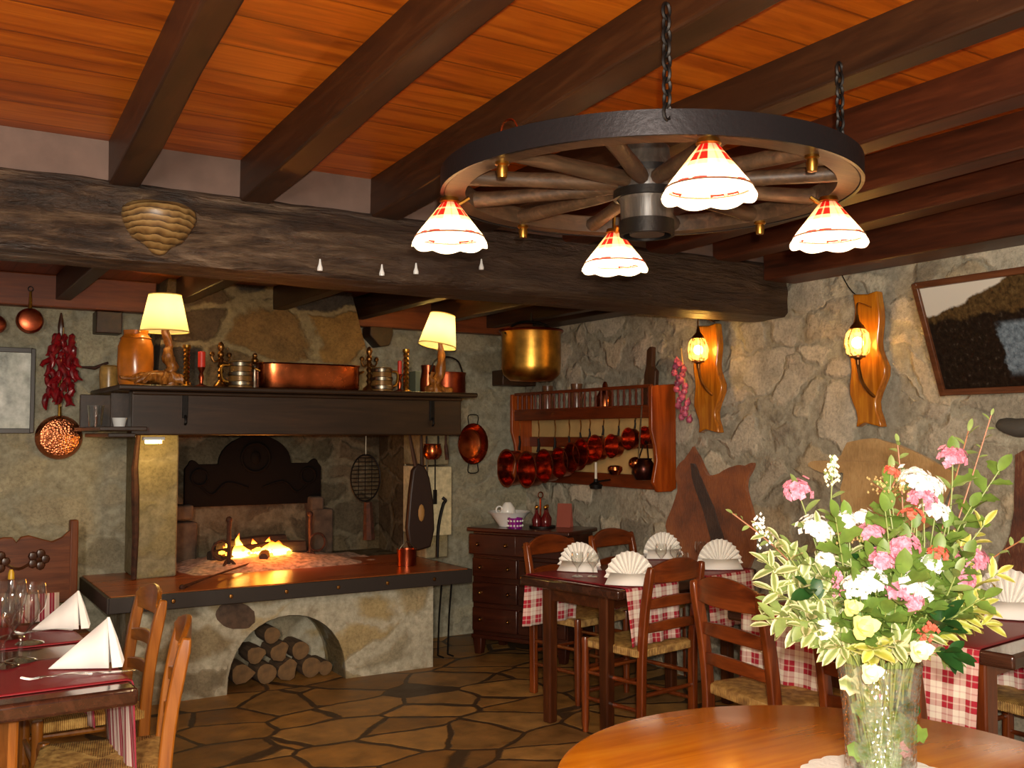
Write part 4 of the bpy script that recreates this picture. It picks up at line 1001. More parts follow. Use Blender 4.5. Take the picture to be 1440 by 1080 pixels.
# under the right lamp
x = mx(632, 5.98); t = thing('copper_kettle', 'dark copper pot beneath the tilted lamp at the right of the mantel', 'pot', (x, 6.02, MZ))
b = MB(); b.lathe([(0, 0), (.125, 0), (.13, .02), (.128, .13), (.134, .15), (.124, .15), (.12, .02), (0, .015)], n=30); b.build('body', COPPERD, t)
b = MB(); b.tube(spl([(-.13, 0, .13), (-.09, 0, .23), (.0, 0, .26), (.09, 0, .23), (.13, 0, .13)]), .006, 6); b.build('bail_handle', IRON, t)
x = mx(584, 5.98); b = MB(); b.box((x, 5.99, MZ + .075), (.035, .1, .15)); b.build('small_book', plain('grey_green_cover', (92, 98, 78), .6), bevel=.004, label='small grey green upright box between the twisted candlestick and right lamp', cat='box')
x = mx(605, 6.05); b = MB(); b.lathe([(0, 0), (.05, 0), (.06, .06), (.045, .16), (.05, .2), (.044, .2), (.04, .16), (0, .15)], T((x, 6.08, MZ)), 22); b.build('dark_jug', COPPERD, label='dark copper jug behind the right lamp base', cat='jug')
# glassware on the little side shelf
for (dx, y, lb) in ((-.07, 6.0, 'clear glass tumbler on the little shelf at the left end of the mantel'), (.04, 5.9, 'white cup on the little shelf at the left end of the mantel')):
    b = MB(); b.lathe([(0, 0), (.034, 0), (.045, .12), (.042, .12), (.032, .006), (0, .006)] if dx < 0 else [(0, 0), (.03, 0), (.04, .05), (.037, .05), (.027, .006), (0, .006)], T((1.01 + dx, y, 1.537)), 20)
    b.build('tumbler' if dx < 0 else 'white_cup', GLASS if dx < 0 else WAX, label=lb, cat='glass' if dx < 0 else 'cup')

# ------------------------------------------------------------------ back wall, left side
def back_pan(u, v, rad, label, mat, hu, hv, depth=.03, name='copper_pan', yw=YB - .03, hm=None, r_=None):
    c = onY(u, v, yw); r = r_ or rad * (c - EYE).dot(FW) / FPX; tp = onY(hu, hv, yw)
    t = thing(name, label, 'pan', (c.x, yw, c.z - r))
    m = T((0, 0, r)) @ eul(90)
    b = MB(); b.lathe([(0, depth), (r * .55, depth), (r * .82, depth * .8), (r * .94, depth * .35), (r, 0), (r * 1.0, -.012), (r * .9, -.012), (0, -.008)], m, 36); b.build('pan_body', mat, t)
    b = MB(); b.tube([(0, -.004, 2 * r - .004), (tp.x - c.x, -.004, tp.z - c.z + r)], [.011, .007], 8); b.build('handle', hm or BRASS, t)
    b = MB(); b.torus((tp.x - c.x, -.004, tp.z - c.z + r + .015), .014, .003, eul(90), 14); b.build('hanging_ring', IRON, t)
    return t
back_pan(42, 451, 18, 'small copper pan with a light handle hanging above the framed print', COPPERD, 43, 410, yw=6.455)
back_pan(-5, 456, 13, 'dark copper pan cut off by the left edge, above the framed print', COPPERD, -6, 415, yw=6.455)
wp = back_pan(83, 615, 31, 'hammered copper warming pan with a long handle below the dried peppers', COPPERH, 85, 500, .05, 'warming_pan')
c = onY(85, 500, YB - .03); e = onY(86, 440, YB - .03); o = MW[wp.name].inverted()
b = MB(); n = 9; b.tube([o @ c.lerp(e, k / n) for k in range(n + 1)], [.01, .014, .018, .015, .012, .016, .019, .016, .011, .005], 9); b.build('wooden_grip', wood('dark_grip', (50, 26, 14), (76, 42, 22), (98, 56, 30), 'Z', .3), wp)
# dried peppers
c0, c1 = onY(88, 472, YB - .05), onY(86, 567, YB - .05)
ps = thing('pepper_string', 'hanging bunch of dark red dried peppers on the back wall', 'peppers', (c0.x, YB - .05, c1.z))
H = c0.z - c1.z
b = MB(); b.tube([(0, .0, -.02), (0.005, .0, H + .05)], .004, 6); b.build('string', plain('twine', (170, 140, 90), .9), ps)
for i in range(44):
    z = H * (.02 + .93 * (i // 4) / 10.5); sx = (-1.5 + i % 4) * .036 * (1 if z > .05 else 1); ln = rnd.uniform(.07, .11)
    y = -.02 - .03 * (i % 2) - rnd.uniform(0, .02); a = rnd.uniform(-.5, .5) + sx * 4
    p = V((sx + rnd.uniform(-.008, .008) + (-.03 if z < .12 and i % 3 == 0 else 0), y, z + .05)); d = V((sin(a), rnd.uniform(-.2, .1), -cos(a))) * ln; k = V((rnd.uniform(-.02, .02), 0, 0))
    b = MB(); b.tube([p, p + d * .2, p + d * .55 + k, p + d * .85 + k, p + d], [.007, .019, .018, .011, .003], 8); b.disp(lambda c: noise.noise_vector(c * 40) * .004); b.build('pepper', CHILI, ps)
p, q = onY(112, 516, YB - .02), onY(152, 510, YB - .02); b = MB(); b.tube([(p.x, YB - .02, p.z), ((p.x + q.x) / 2, YB - .035, p.z - .005), (q.x, YB - .02, q.z)], [.006, .012, .008], 7); b.build('iron_peg', RUSTI, label='dark iron bar on the wall between the dried peppers and the amber jar', cat='peg')
# framed print
a, c = onY(-60, 489, YB - .025), onY(44, 606, YB - .025)
t = thing('framed_print', 'silvery print in a thin dark frame cut off at the left edge', 'picture', ((a.x + c.x) / 2, YB - .03, c.z)); w_, h_ = c.x - a.x, a.z - c.z
b = MB(); b.sheet([[(-w_ / 2, 0, 0), (-w_ / 2, 0, h_)], [(w_ / 2, 0, 0), (w_ / 2, 0, h_)]], uv=lambda i, j: (i, j)); b.build('print', PRINT, t, fixn=False)
b = MB()
for s_, q in (((-w_ / 2, 0, -.0), (w_ / 2, 0, 0)), ((-w_ / 2, 0, h_), (w_ / 2, 0, h_)), ((-w_ / 2, 0, -.012), (-w_ / 2, 0, h_ + .012)), ((w_ / 2, 0, -.012), (w_ / 2, 0, h_ + .012))): b.bar(s_, q, .024, .03)
b.build('frame', plain('dark_frame', (52, 44, 36), .4), t, bevel=.003)

# ------------------------------------------------------------------ hearth tools, right side
def hang(name, label, cat, u, v, Y, mats=None): p = onY(u, v, Y); return thing(name, label, cat, (p.x, Y, p.z)), p
# round wire grill
c = onY(514, 672, 6.5); t = thing('wire_grill', 'round blackened wire grill hanging under the mantel', 'grill', (c.x, 6.5, c.z - .17))
b = MB(); b.torus((0, 0, .17), .13, .006, eul(90) @ Matrix.Diagonal((.85, 1.25, 1, 1)).to_4x4(), 32, 6)
for k in range(-5, 6):
    z = k * .028; hw = .11 * math.sqrt(max(0, 1 - (z / .162) ** 2)); b.tube([(-hw, 0, .17 + z), (hw, 0, .17 + z)], .003, 5)
for k in (-1, 0, 1): b.tube([(k * .05, .006, .03), (k * .05, .006, .31)], .003, 5)
b.build('wires', IRON, t)
b = MB(); b.tube([(0, 0, .33), (0, 0, 1.49 - c.z + .165)], .005, 6); b.build('handle', PEWTER, t)
b = MB(); b.tube([(.02, .0, .0), (.03, .0, -.26)], [.03, .045], 8); b.build('grip', RUSTI, t)
# bellows / scoop, dark tools on the right cheek
c = onY(590, 700, 6.22); t = thing('hearth_bellows', 'dark leather bellows hanging at the right side of the fire', 'bellows', (c.x - .03, 6.2, c.z - .36))
b = MB(); b.prism([(0, 0), (.1, .02), (.13, .14), (.12, .34), (.09, .5), (.05, .58), (0, .6), (-.04, .55), (-.06, .4), (-.08, .16), (-.06, .03)], .05, T((0, .03, 0)) @ eul(90)); b.build('body', LEATH, t, bevel=.012)
b = MB(); b.tube([(-.01, 0, .58), (-.06, 0, .8)], [.016, .01], 7); b.tube([(.04, 0, .58), (.03, 0, .8)], [.014, .01], 7); b.build('handles', wood('dark_handles', (40, 24, 14), (62, 38, 22), (84, 54, 32), 'Z', .5), t)
b = MB(); b.ball((.02, -.03, .26), (.025, .012, .06), 10); b.build('clapper', plain('worn_tan', (160, 118, 62), .6), t)
for u, v0, v1, lb, mt, r in ((601, 615, 700, 'steel flat bar hanging beside the bellows', PEWTER, .008), (612, 640, 705, 'thin iron poker with a pale tip hanging right of the bellows', IRON, .005)):
    p, q = onY(u, v0, 6.2), onY(u, v1, 6.2); t = thing('fire_tool', lb, 'fire tool', (p.x, 6.2, q.z))
    b = MB(); b.tube([(0, 0, .0), (0, 0, p.z - q.z)], r, 7); b.build('shaft', mt, t)
    b = MB(); b.box((0, 0, .03), (.03, .008, .1)); b.build('blade', WAX if u < 605 else IRON, t, bevel=.003)
p = onY(622, 700, 6.2); b = MB(); b.tube(spl([(p.x, 6.2, p.z), (p.x + .02, 6.19, p.z - .02), (p.x - .0, 6.19, p.z - .05), (p.x - .03, 6.2, p.z - .2), (p.x - .04, 6.2, .645)]), .012, 7); b.build('iron_hook_bar', IRON, label='thick iron hooked bar leaning on the pale dressed stone', cat='fire tool')
c = onY(608, 634, 6.05); t = thing('copper_saucepan', 'small round copper pot hanging under the right end of the mantel', 'pot', (c.x, 6.05, c.z - .06))
b = MB(); b.lathe([(0, 0), (.04, .004), (.062, .03), (.066, .06), (.056, .1), (.062, .108), (.05, .1), (.05, .03), (0, .014)], n=24); b.build('body', COPPER, t)
for sg in (-1, 1): b = MB(); b.tube([(sg * .045, 0, .1), (sg * .045, 0, 1.49 - c.z + .055)], .006, 6); b.build('strap', IRON, t)
p = onY(627, 634, 6.1); b = MB(); b.tube(spl([(p.x, 6.1, 1.49), (p.x, 6.1, p.z + .03), (p.x + .01, 6.1, p.z - .06)]), [.008] * 4 + [.014] * 5, 7); b.build('iron_ladle', RUSTI, label='dark iron hook between the small copper pot and the copper basin', cat='hook')
p = onZ(572, 795, .636); t = thing('copper_can', 'small copper pot standing on the right of the hearth', 'pot', (p.x, p.y, .6365))
b = MB(); b.lathe([(0, 0), (.062, 0), (.066, .1), (.068, .108), (.06, .106), (.056, .01), (0, .008)], n=24); b.build('body', COPPERD, t)
b = MB(); b.tube(spl([(-.06, 0, .1), (0, 0, .155), (.06, 0, .1)]), .004, 6); b.build('bail', PEWTER, t)
c = onY(657, 624, YB - .05); t = thing('copper_basin', 'shiny copper basin with wire handles hanging on the wall right of the fireplace', 'basin', (c.x, YB - .04, c.z - .12))
m = T((0, 0, .12)) @ eul(90) ; r = 23 * (c - EYE).dot(FW) / FPX
b = MB(); b.lathe([(0, .02), (r * .6, .025), (r * .85, .05), (r, .1), (r * 1.04, .105), (r * .96, .095), (r * .8, .04), (0, .008)], m @ Matrix.Diagonal((1, 1.2, 1, 1)).to_4x4(), 36); b.build('bowl', COPPER, t)
for sg in (-1, 1): b = MB(); b.tube(spl([(-.035, -.1, .12 + sg * .14), (-.04, -.1, .12 + sg * .21), (.04, -.1, .12 + sg * .21), (.035, -.1, .12 + sg * .14)]), .004, 6); b.build('wire_handle', IRON, t)
x = onY(217, 613, 5.98).x; t = thing('under_mantel_light', 'small white light fitting under the left end of the mantel', 'light', (x, 6.0, 1.44))
b = MB(); b.box((0, 0, .03), (.12, .05, .02)); b.build('fitting', WAX, t, bevel=.004)
b = MB(); b.tube([(-.045, 0, .012), (.045, 0, .012)], .01, 8); b.build('tube', BULB, t); UML = V((x, 6.0, 1.425))
# poker across the hearth, tools below
p, q = onZ(256, 826, .645), onZ(352, 792, .67)
b = MB(); b.tube([p, p.lerp(q, .3) + V((0, 0, .004)), q], [.011, .006, .006], 7); b.ball(p, .018, 8); b.build('fire_poker', RUSTI, label='iron poker lying across the hearth toward the flames', cat='fire tool')
for u, lb in ((622, 'thin iron rod hanging under the right end of the hearth, left of two'), (636, 'thin iron rod hanging under the right end of the hearth, right of two')):
    p = onY(u, 822, 5.9); b = MB(); b.tube([(p.x, 5.9, .56), (p.x + .005, 5.95, .3), (p.x + .02, 6.0, .02)], .006, 6); b.tube([(p.x + .02, 6.0, .02), (p.x + .05, 5.97, .008)], .006, 6); b.build('iron_rod', IRON, label=lb, cat='fire tool')
# ------------------------------------------------------------------ brass cauldron in the corner
c = at(747, 500, 6.75); rr = 43 * 6.75 / 1400
t = thing('brass_cauldron', 'large shiny brass cauldron hanging in the corner above the pot rack', 'cauldron', (c.x, c.y, c.z - .16))
b = MB(); b.lathe([(0, -.02), (rr * .7, -.01), (rr * .92, .03), (rr * .97, .08), (rr * .97, .3), (rr * 1.04, .33), (rr * .95, .33), (rr * .92, .08), (rr * .6, .03), (0, .02)], n=40); b.build('body', BRASS, t)
b = MB(); b.torus((0, 0, .325), rr * 1.02, .01, None, 40, 6); b.build('rim', COPPERD, t)
b = MB(); b.tube(spl([(-rr, 0, .3), (-rr * .6, 0, .37), (0, 0, .39), (rr * .6, 0, .37), (rr, 0, .3)]), .009, 6); b.tube([(0, 0, .39), (0, 0, 2.32 - c.z + .16)], .007, 6); b.build('bail_handle', IRON, t)

# ------------------------------------------------------------------ pot rack on the right wall
RX = XW - .2          # front plane of the rack
RY0, RY1 = 4.84, 6.5
PR = thing('pot_rack', 'reddish wooden wall rack with a spindle gallery and rows of copper pans', 'rack', (XW - .1, (RY0 + RY1) / 2, 1.135))
def rk(x, y, z): return V((x, y, z))
zb_, zt_ = 1.135, 1.80
for y, lb in ((RY0, 'near'), (RY1, 'far')):
    pl = [(0, zb_ + .02), (.04, zb_), (.15, zb_ + .0), (.19, zb_ + .06), (.16, 1.33), (.17, 1.42), (.2, 1.52), (.2, zt_), (0, zt_ + .015)]
    b = MB(); b.prism([(-x, z) for x, z in pl], .03, Matrix(((1, 0, 0, XW - .012), (0, 0, 1, y - .015), (0, 1, 0, 0), (0, 0, 0, 1)))); b.build('side_panel', RACKW('Z'), PR, w=True, bevel=.006)
def rail(x, z, h, d, nm, mat): b = MB(); b.box((x, (RY0 + RY1) / 2, z), (d, RY1 - RY0 - .03, h)); return b.build(nm, mat, PR, w=True, bevel=.004, smooth=False)
rail(XW - .1, 1.672, .024, .17, 'shelf', RACK_SHADED('Y')); rail(RX + .02, 1.635, .07, .022, 'front_rail', RACK_SHADED('Y')); rail(RX + .02, 1.80, .022, .022, 'gallery_rail', RACK_SHADED('Y'))
rail(XW - .04, 1.44, .075, .022, 'middle_rail', RACK_SHADED('Y')); rail(XW - .05, 1.185, .09, .03, 'bottom_rail', RACK_SHADED('Y'))
rail(XW - .028, 1.4, .5, .01, 'back_board', plain('pale_back_board', (196, 162, 104), .6, bscale=6, var=.08))
n = 26
for k in range(n):
    y = RY0 + .05 + (RY1 - RY0 - .1) * k / (n - 1); b = MB(); b.lathe([(.006, 1.67), (.009, 1.70), (.006, 1.72), (.01, 1.745), (.006, 1.77), (.008, 1.79)], T((RX + .02, y, 0)), 8); b.build('spindle', RACK_SHADED('Z'), PR, w=True)
# saucepans, graded in size; each hangs by its long iron handle
def pan_proto(lid):
    t = thing('copper_saucepan', 'pan', 'saucepan', (0, 0, 0))   # local: hook point at origin, hangs down along -Z, mouth toward -X
    b = MB(); m = T((-.01, 0, -1)) @ eul(0, -90, 0)
    b.lathe([(0, 0), (.5, 0), (.53, .05), (.56, .42), (.6, .45), (.54, .44), (.5, .05), (0, .02)] if not lid else [(0, .16), (.1, .15), (.4, .1), (.6, .02), (.62, 0), (.5, 0), (0, .1)], m, 26); b.build('pan_body', COPPERD, t)
    b = MB(); b.tube([(-.01, 0, -.45), (.03, 0, -.2), (0, 0, 0)], [.06, .045, .035], 7); b.build('handle', IRON, t)
    return t
PP = pan_proto(False)
PAN = [(730, 658, 27), (757, 660, 26), (780, 655, 24), (800, 650, 22), (816, 643, 21), (829, 636, 20), (848, 630, 19), (870, 627, 17), (893, 617, 16), (915, 613, 14)]
ON = ['leftmost and largest', 'second from the left', 'third from the left', 'fourth from the left', 'fifth from the left', 'fifth from the right', 'fourth from the right', 'third from the right', 'second from the right', 'rightmost and smallest']
for (u, v, r), nm in zip(PAN, ON):
    p = onX(u, v, RX + .055); s_ = (p - EYE).dot(FW); rad = r * s_ / 1400; k = rad / .6
    hk = 1.615
    o = put(PP, USED, (p.x, p.y, p.z + k), 0, 'copper saucepan hanging in the rack row, ' + nm, 'copper saucepans on the rack')
    o.scale = (k, k, k); MW[o.name] = T((p.x, p.y, p.z + k)) @ Matrix.Scale(k, 4)
    if p.z + k < hk - .01:
        hh = V((0, 0, (hk - p.z - k) / k)); b = MB(); b.tube([(0, 0, -.02 / k), hh * .5 + V((.01 / k, 0, 0)), hh], .004 / k, 6); b.build('long_handle', BRASSD, o)
for (u, v, nm) in ((770, 551, 'brown pottery mug standing on top of the pot rack, left'), (811, 548, 'brown pottery mug standing on top of the pot rack, right')):
    p = onX(u, v, RX + .1); t = thing('pottery_mug', nm, 'mug', (p.x, p.y, 1.685)); b = MB(); r = .045
    b.lathe([(0, 0), (r, 0), (r * 1.05, .1), (r * .85, .13), (r * .95, .17), (r * .85, .17), (r * .8, .13), (0, .1)], n=22); b.build('body', plain('brown_pottery', (96, 62, 40), .3, bscale=20, var=.2), t)
    b = MB(); b.tube(spl([(0, -r, .13), (0, -r - .035, .11), (0, -r, .04)]), .008, 6); b.build('handle', plain('brown_pottery', (96, 62, 40)), t)
p = onX(851, 555, RX + .1); b = MB(); b.lathe([(0, 0), (.06, 0), (.058, .07), (.045, .1), (.02, .13), (.018, .15), (.01, .17), (0, .172)], T((p.x, p.y, 1.685)), 24); b.build('copper_bell', COPPER, label='bell shaped copper pot on top of the rack right of the mugs', cat='pot')
p0, p1 = onX(908, 548, RX + .12), onX(922, 487, XW - .05)
b = MB(); y = p0.y; b.prism([(-.06, 0), (.05, 0), (.055, .2), (.04, .25), (.04, .36), (.015, .38), (-.015, .38), (-.02, .25), (-.06, .22)], .035, T((XW - .08, y - .02, 1.686)) @ eul(90, 0, 90) @ eul(4)); b.build('wooden_paddle', wood('dark_paddle', (46, 26, 16), (66, 38, 24), (88, 54, 34), 'Z', .5), bevel=.006, label='dark wooden paddle standing on the near end of the pot rack', cat='paddle')
# small things on the rack's lower rail
p = onX(897, 640, RX); t = thing('copper_skimmer', 'copper ladle hanging low at the right of the rack', 'ladle', (p.x - .02, p.y, p.z - .05))
b = MB(); b.ball((0, 0, .0), (.045, .045, .04), 12); b.build('bowl', COPPER, t)
b = MB(); b.tube([(0, -.03, .02), (.03, -.03, .36)], .005, 6); b.build('handle', PEWTER, t)
p = onX(905, 660, RX + .02); t = thing('copper_pot', 'dark bellied copper pot hanging lowest at the right of the rack', 'pot', (p.x - .0, p.y, p.z - .07))
b = MB(); b.lathe([(0, 0), (.05, .005), (.075, .05), (.07, .1), (.05, .13), (.056, .14), (.045, .13), (.06, .05), (0, .02)], n=24); b.build('body', plain('blackened_copper', (60, 30, 24), .3, .9), t)
b = MB(); b.tube(spl([(0, -.05, .13), (.02, 0, .25), (0, .05, .13)]), .005, 6); b.build('bail', IRON, t)
p = onX(865, 661, RX + .05); b = MB(); b.lathe([(0, 0), (.03, .0), (.05, .03), (.048, .05), (.03, .06), (0, .062)], T((p.x, p.y, p.z - .03)), 20); b.build('copper_bowl', COPPER, label='small bright copper bowl low in the middle right of the rack', cat='bowl')
p = onX(838, 688, RX - .02); t = thing('rack_candle', 'thin white candle on a black holder at the bottom of the rack', 'candle', (p.x, p.y, p.z))
b = MB(); b.lathe([(0, 0), (.04, .004), (.045, .03), (.015, .05), (.014, .07), (0, .07)], n=18); b.tube([(0, 0, .05), (.12, 0, .06)], .006, 6); b.build('holder', IRON, t)
b = MB(); b.lathe([(0, .065), (.009, .065), (.008, .18), (0, .182)], n=10); b.build('candle', PAPER, t)

# ------------------------------------------------------------------ wall lanterns on live-edge boards
LANT = []
for lb, U, nm in ((((985, 457), (1014, 456), (1017, 610), (985, 608)), 982, 'left'), (((1203, 414), (1241, 410), (1246, 604), (1207, 598)), 1206, 'right')):
    q = [onX(u, v, XW - .03) for u, v in lb]
    yl, yr = (q[0].y + q[3].y) / 2, (q[1].y + q[2].y) / 2; zt, zb2 = (q[0].z + q[1].z) / 2, (q[2].z + q[3].z) / 2; w_ = yl - yr; h_ = zt - zb2; yc = (yl + yr) / 2
    t = thing('wall_lantern', nm + ' wall lantern with a lit glass globe on a live edge board', 'wall lamp', (XW - .025, yc, zb2))
    S = -1  # board outline: a along -Y (to the right in the photo), z up
    Lp, Rp = [], []
    for k in range(17):
        f = k / 16; sgn = .0
        Lp.append((-w_ / 2 + .02 * sin(f * 7 + 1) - .02 * math.exp(-((f - .22) / .12) ** 2) + .01 * sin(f * 17), h_ * f)); Rp.append((w_ / 2 + .03 * math.exp(-((f - .42) / .1) ** 2) - .02 * math.exp(-((f - .16) / .1) ** 2) + .008 * sin(f * 15 + 2), h_ * f))
    pl = [(-w_ * .1, h_ * .035)] + [(x, z) for x, z in Rp] + [(w_ * .1, h_ * .985)] + [(x, z) for x, z in Lp[::-1]]
    m = Matrix(((0, 0, -1, .006), (-1, 0, 0, 0), (0, 1, 0, 0), (0, 0, 0, 1)))
    b = MB(); b.prism(pl, .05, m); b.build('board', PLANK('Z'), t, bevel=.008)
    g = onX(U, 492 if nm == 'left' else 482, XW - .15); gl = V((g.x - (XW - .025), g.y - yc, g.z - zb2)); r = .062
    b = MB(); b.lathe([(r * .55, -.07), (r * .9, -.05), (r, 0), (r * .9, .045), (r * .6, .07)], T(gl), 24); gb = b.build('glass_globe', AMBERG, t)
    b = MB(); b.ball(gl, .03, 12); b.build('bulb', BULBW, gb)
    b = MB(); b.lathe([(0, -.075), (r * .6, -.075), (r * .62, -.065), (.012, -.085), (.01, -.11), (0, -.11)], T(gl), 18); b.lathe([(r * .65, .068), (r * .5, .085), (.012, .105), (.006, .14), (0, .141)], T(gl), 18)
    for k in range(6): a = PI / 3 * k; b.tube(spl([gl + V((r * .6 * cos(a), r * .6 * sin(a), -.07)), gl + V((r * 1.04 * cos(a), r * 1.04 * sin(a), 0)), gl + V((r * .62 * cos(a), r * .62 * sin(a), .07))]), .003, 5)
    b.build('cage', BRASSD, t)
    b = MB(); b.tube(spl([gl + V((0, 0, -.1)), gl + V((.02, -.01, -.2)), gl + V((.09, -.03, -.27)), gl + V((.125, -.05, -.22))]), .009, 7); b.tube(spl([gl + V((0, 0, .14)), gl + V((.0, 0, .18)), gl + V((.02, 0, .2)), gl + V((.11, -.03, .17))]), .004, 6); b.build('bracket', BRASSD, t)
    tp = onX(1183 if nm == 'right' else 1020, 385 if nm == 'right' else 445, XW - .02)
    pw = MW[t.name].inverted() @ tp; b = MB(); b.tube(spl([gl + V((.1, -.03, .18)), (pw + V((.02, -.02, h_))) * .5 + gl * .25 + V((.06, 0, 0)) if 0 else V((.0, pw.y * .6, h_ + .02)), pw]), .003, 5); b.build('cable', IRON, t)
    LANT.append(V((XW - .025, yc, zb2)) + gl)
# pink onions
p0, p1 = onX(958, 508, XW - .05), onX(968, 590, XW - .05)
os_ = thing('onion_string', 'plaited string of pink onions hanging beside the left wall lantern', 'onions', (p1.x, p1.y, p1.z))
b = MB(); b.tube([(0, 0, .0), (0, p0.y - p1.y, p0.z - p1.z + .08)], .006, 6); b.build('plait', plain('straw', (180, 150, 96), .8), os_)
for i in range(22):
    f = i / 21; z = (p0.z - p1.z) * f; y = (p0.y - p1.y) * f + (.024 if i % 2 else -.024) + rnd.uniform(-.006, .006)
    b = MB(); b.lathe([(0, -.022), (.012, -.02), (.021, -.004), (.018, .012), (.006, .022), (.003, .034), (0, .035)], T((-.012 - .016 * (i % 3), y, z)) @ eul(rnd.uniform(-30, 30), rnd.uniform(-30, 30)), 10); b.build('onion', ONION, os_)

# ------------------------------------------------------------------ picture, hides
tl, bl_ = at(1302, 402, 4.5), onX(1335, 552, XW - .03)
yL = 2.9; Wp, Hp = .92, .52
t = thing('landscape_painting', 'framed landscape painting tilted forward on the right wall', 'picture', (XW - .05, yL, bl_.z), -90)
tilt = 21
m = eul(tilt)
b = MB(); b.sheet([[m @ V((0, .0, 0)), m @ V((0, 0, Hp))], [m @ V((Wp, 0, 0)), m @ V((Wp, 0, Hp))]], uv=lambda i, j: (i, j)); b.build('canvas', PAINT, t, fixn=False)
b = MB()
for s_, q in (((0, 0, 0), (Wp, 0, 0)), ((0, 0, Hp), (Wp, 0, Hp)), ((0, 0, -.014), (0, 0, Hp + .014)), ((Wp, 0, -.014), (Wp, 0, Hp + .014))): b.bar(m @ V(s_), m @ V(q), .03, .03)
b.build('frame', wood('picture_frame', (66, 36, 20), (96, 54, 30), (120, 74, 44), 'X', .35), t, bevel=.004)
def hide(px, mat, label, X=XW - .03, th=.02):
    q = [onX(u, v, X) for u, v in px]; n = len(q)
    b = MB(); pl = spl([(-a.y, a.z, 0) for a in q + [q[0]]], 3)[:-1]
    m4 = Matrix(((0, 0, -1, X + .004), (-1, 0, 0, 0), (0, 1, 0, 0), (0, 0, 0, 1)))
    from mathutils.geometry import tessellate_polygon
    F = [b.bm.verts.new(m4 @ V((a.x, a.y, th))) for a in pl]; K = [b.bm.verts.new(m4 @ V((a.x, a.y, 0))) for a in pl]
    for tr in tessellate_polygon([[V((a.x, a.y, 0)) for a in pl]]): b.face([F[i] for i in tr]); b.face([K[i] for i in tr][::-1])
    for i in range(len(pl)): b.face([F[i], F[(i + 1) % len(pl)], K[(i + 1) % len(pl)], K[i]])
    b.disp(lambda c: V((-abs(noise.noise(c * 5)) * .02 if c.x < X - .01 else 0, noise.noise(c * 23) * .006, noise.noise(c * 19 + V((5, 0, 0))) * .006)))
    return b.build('animal_hide', mat, label=label, cat='hide', smooth=False)
hide([(977, 628), (988, 648), (998, 668), (1010, 667), (1024, 660), (1042, 654), (1049, 655), (1062, 651), (1060, 660), (1054, 672), (1052, 690), (1060, 718), (1064, 750), (1055, 800), (1010, 815), (960, 805), (950, 770), (940, 740), (946, 720), (956, 690), (953, 668), (958, 652), (968, 642)], HIDE1, 'large brown animal hide on the wall left of the bouquet')
hide([(972, 652), (979, 655), (988, 676), (1000, 704), (1010, 732), (1020, 768), (1014, 796), (1004, 790), (1000, 756), (988, 712), (976, 680)], fur('hide_fold', (44, 24, 12), (66, 38, 18), (90, 52, 26)), 'darker narrow fold of hide lying over the brown hide', X=XW - .055, th=.012)
hide([(1196, 622), (1230, 616), (1260, 624), (1290, 636), (1320, 652), (1345, 668), (1330, 700), (1310, 740), (1250, 760), (1200, 740), (1186, 700), (1190, 665), (1170, 668), (1140, 655), (1150, 648), (1180, 646)], HIDE2, 'pale tan animal hide on the wall behind the bouquet')
hide([(1432, 640), (1460, 640), (1480, 800), (1440, 850), (1416, 830), (1408, 790), (1424, 750), (1430, 700)], HIDE3, 'dark brown hide at the right edge behind the bouquet')
p = onX(1425, 600, XW - .03); b = MB(); b.ball((XW - .01, p.y, p.z), (.05, .1, .045), 14); b.disp(lambda c: noise.noise_vector(c * 9) * .03); b.build('recess_lump', plain('recess_dark', (70, 66, 60), .8, bumpy=.4, bscale=20), bevel=.01, label='dark lump standing in for a wall recess at the right edge', cat='stone')  # recess in the wall drawn as an added dark lump

# ------------------------------------------------------------------ on the sideboard
q = SBP(-.17, -.02, .001); t = thing('white_bowl', 'wide white bowl on the sideboard with a cup inside', 'bowl', q)
b = MB(); b.lathe([(0, 0), (.07, 0), (.075, .01), (.13, .085), (.15, .1), (.146, .102), (.12, .085), (.06, .016), (0, .012)], n=32); b.build('body', WAX, t)
t = thing('white_cup', 'white cup with a handle lying in the bowl on the sideboard', 'cup', q + V((-.01, 0, .055)))
b = MB(); b.lathe([(0, 0), (.04, 0), (.055, .03), (.05, .07), (.03, .1), (.02, .11), (0, .112)], n=22); b.build('body', WAX, t)
b = MB(); b.torus((-.07, 0, .06), .024, .006, eul(90), 14); b.build('handle', WAX, t)
q = SBP(-.06, -.13, .001); t = thing('purple_mug', 'small purple and white dotted mug in front of the white bowl', 'mug', q)
b = MB(); b.lathe([(0, 0), (.048, 0), (.052, .07), (.048, .07), (.045, .006), (0, .006)], n=22); b.build('body', PURPLE, t)
b = MB()
for k in range(14):
    for z in (.018, .05): a = 2 * PI * k / 14; b.ball((.0505 * cos(a), .0505 * sin(a), z), (.008, .008, .009), 6)
b.build('dots', WAX, t)
q = SBP(.08, .0, .001); t = thing('cruet_set', 'dark red glass cruet set on the sideboard', 'cruet', q)
b = MB(); b.lathe([(0, 0), (.09, 0), (.09, .012), (0, .014)], n=20); b.build('tray', IRON, t)
for dx, dy in ((-.045, 0), (.045, .01), (0, -.04)):
    b = MB(); b.lathe([(0, .012), (.03, .012), (.034, .06), (.012, .1), (.01, .12), (.014, .125), (0, .126)], T((dx, dy, 0)), 14); bt = b.build('bottle', REDG, t)
    b = MB(); b.ball((dx, dy, .14), .015, 10); b.build('stopper', BRASS, bt)
b = MB(); b.tube([(0, .02, .012), (0, .02, .2)], .006, 6); b.torus((0, .02, .22), .02, .004, eul(90), 14); b.build('carrier', COPPERD, t)
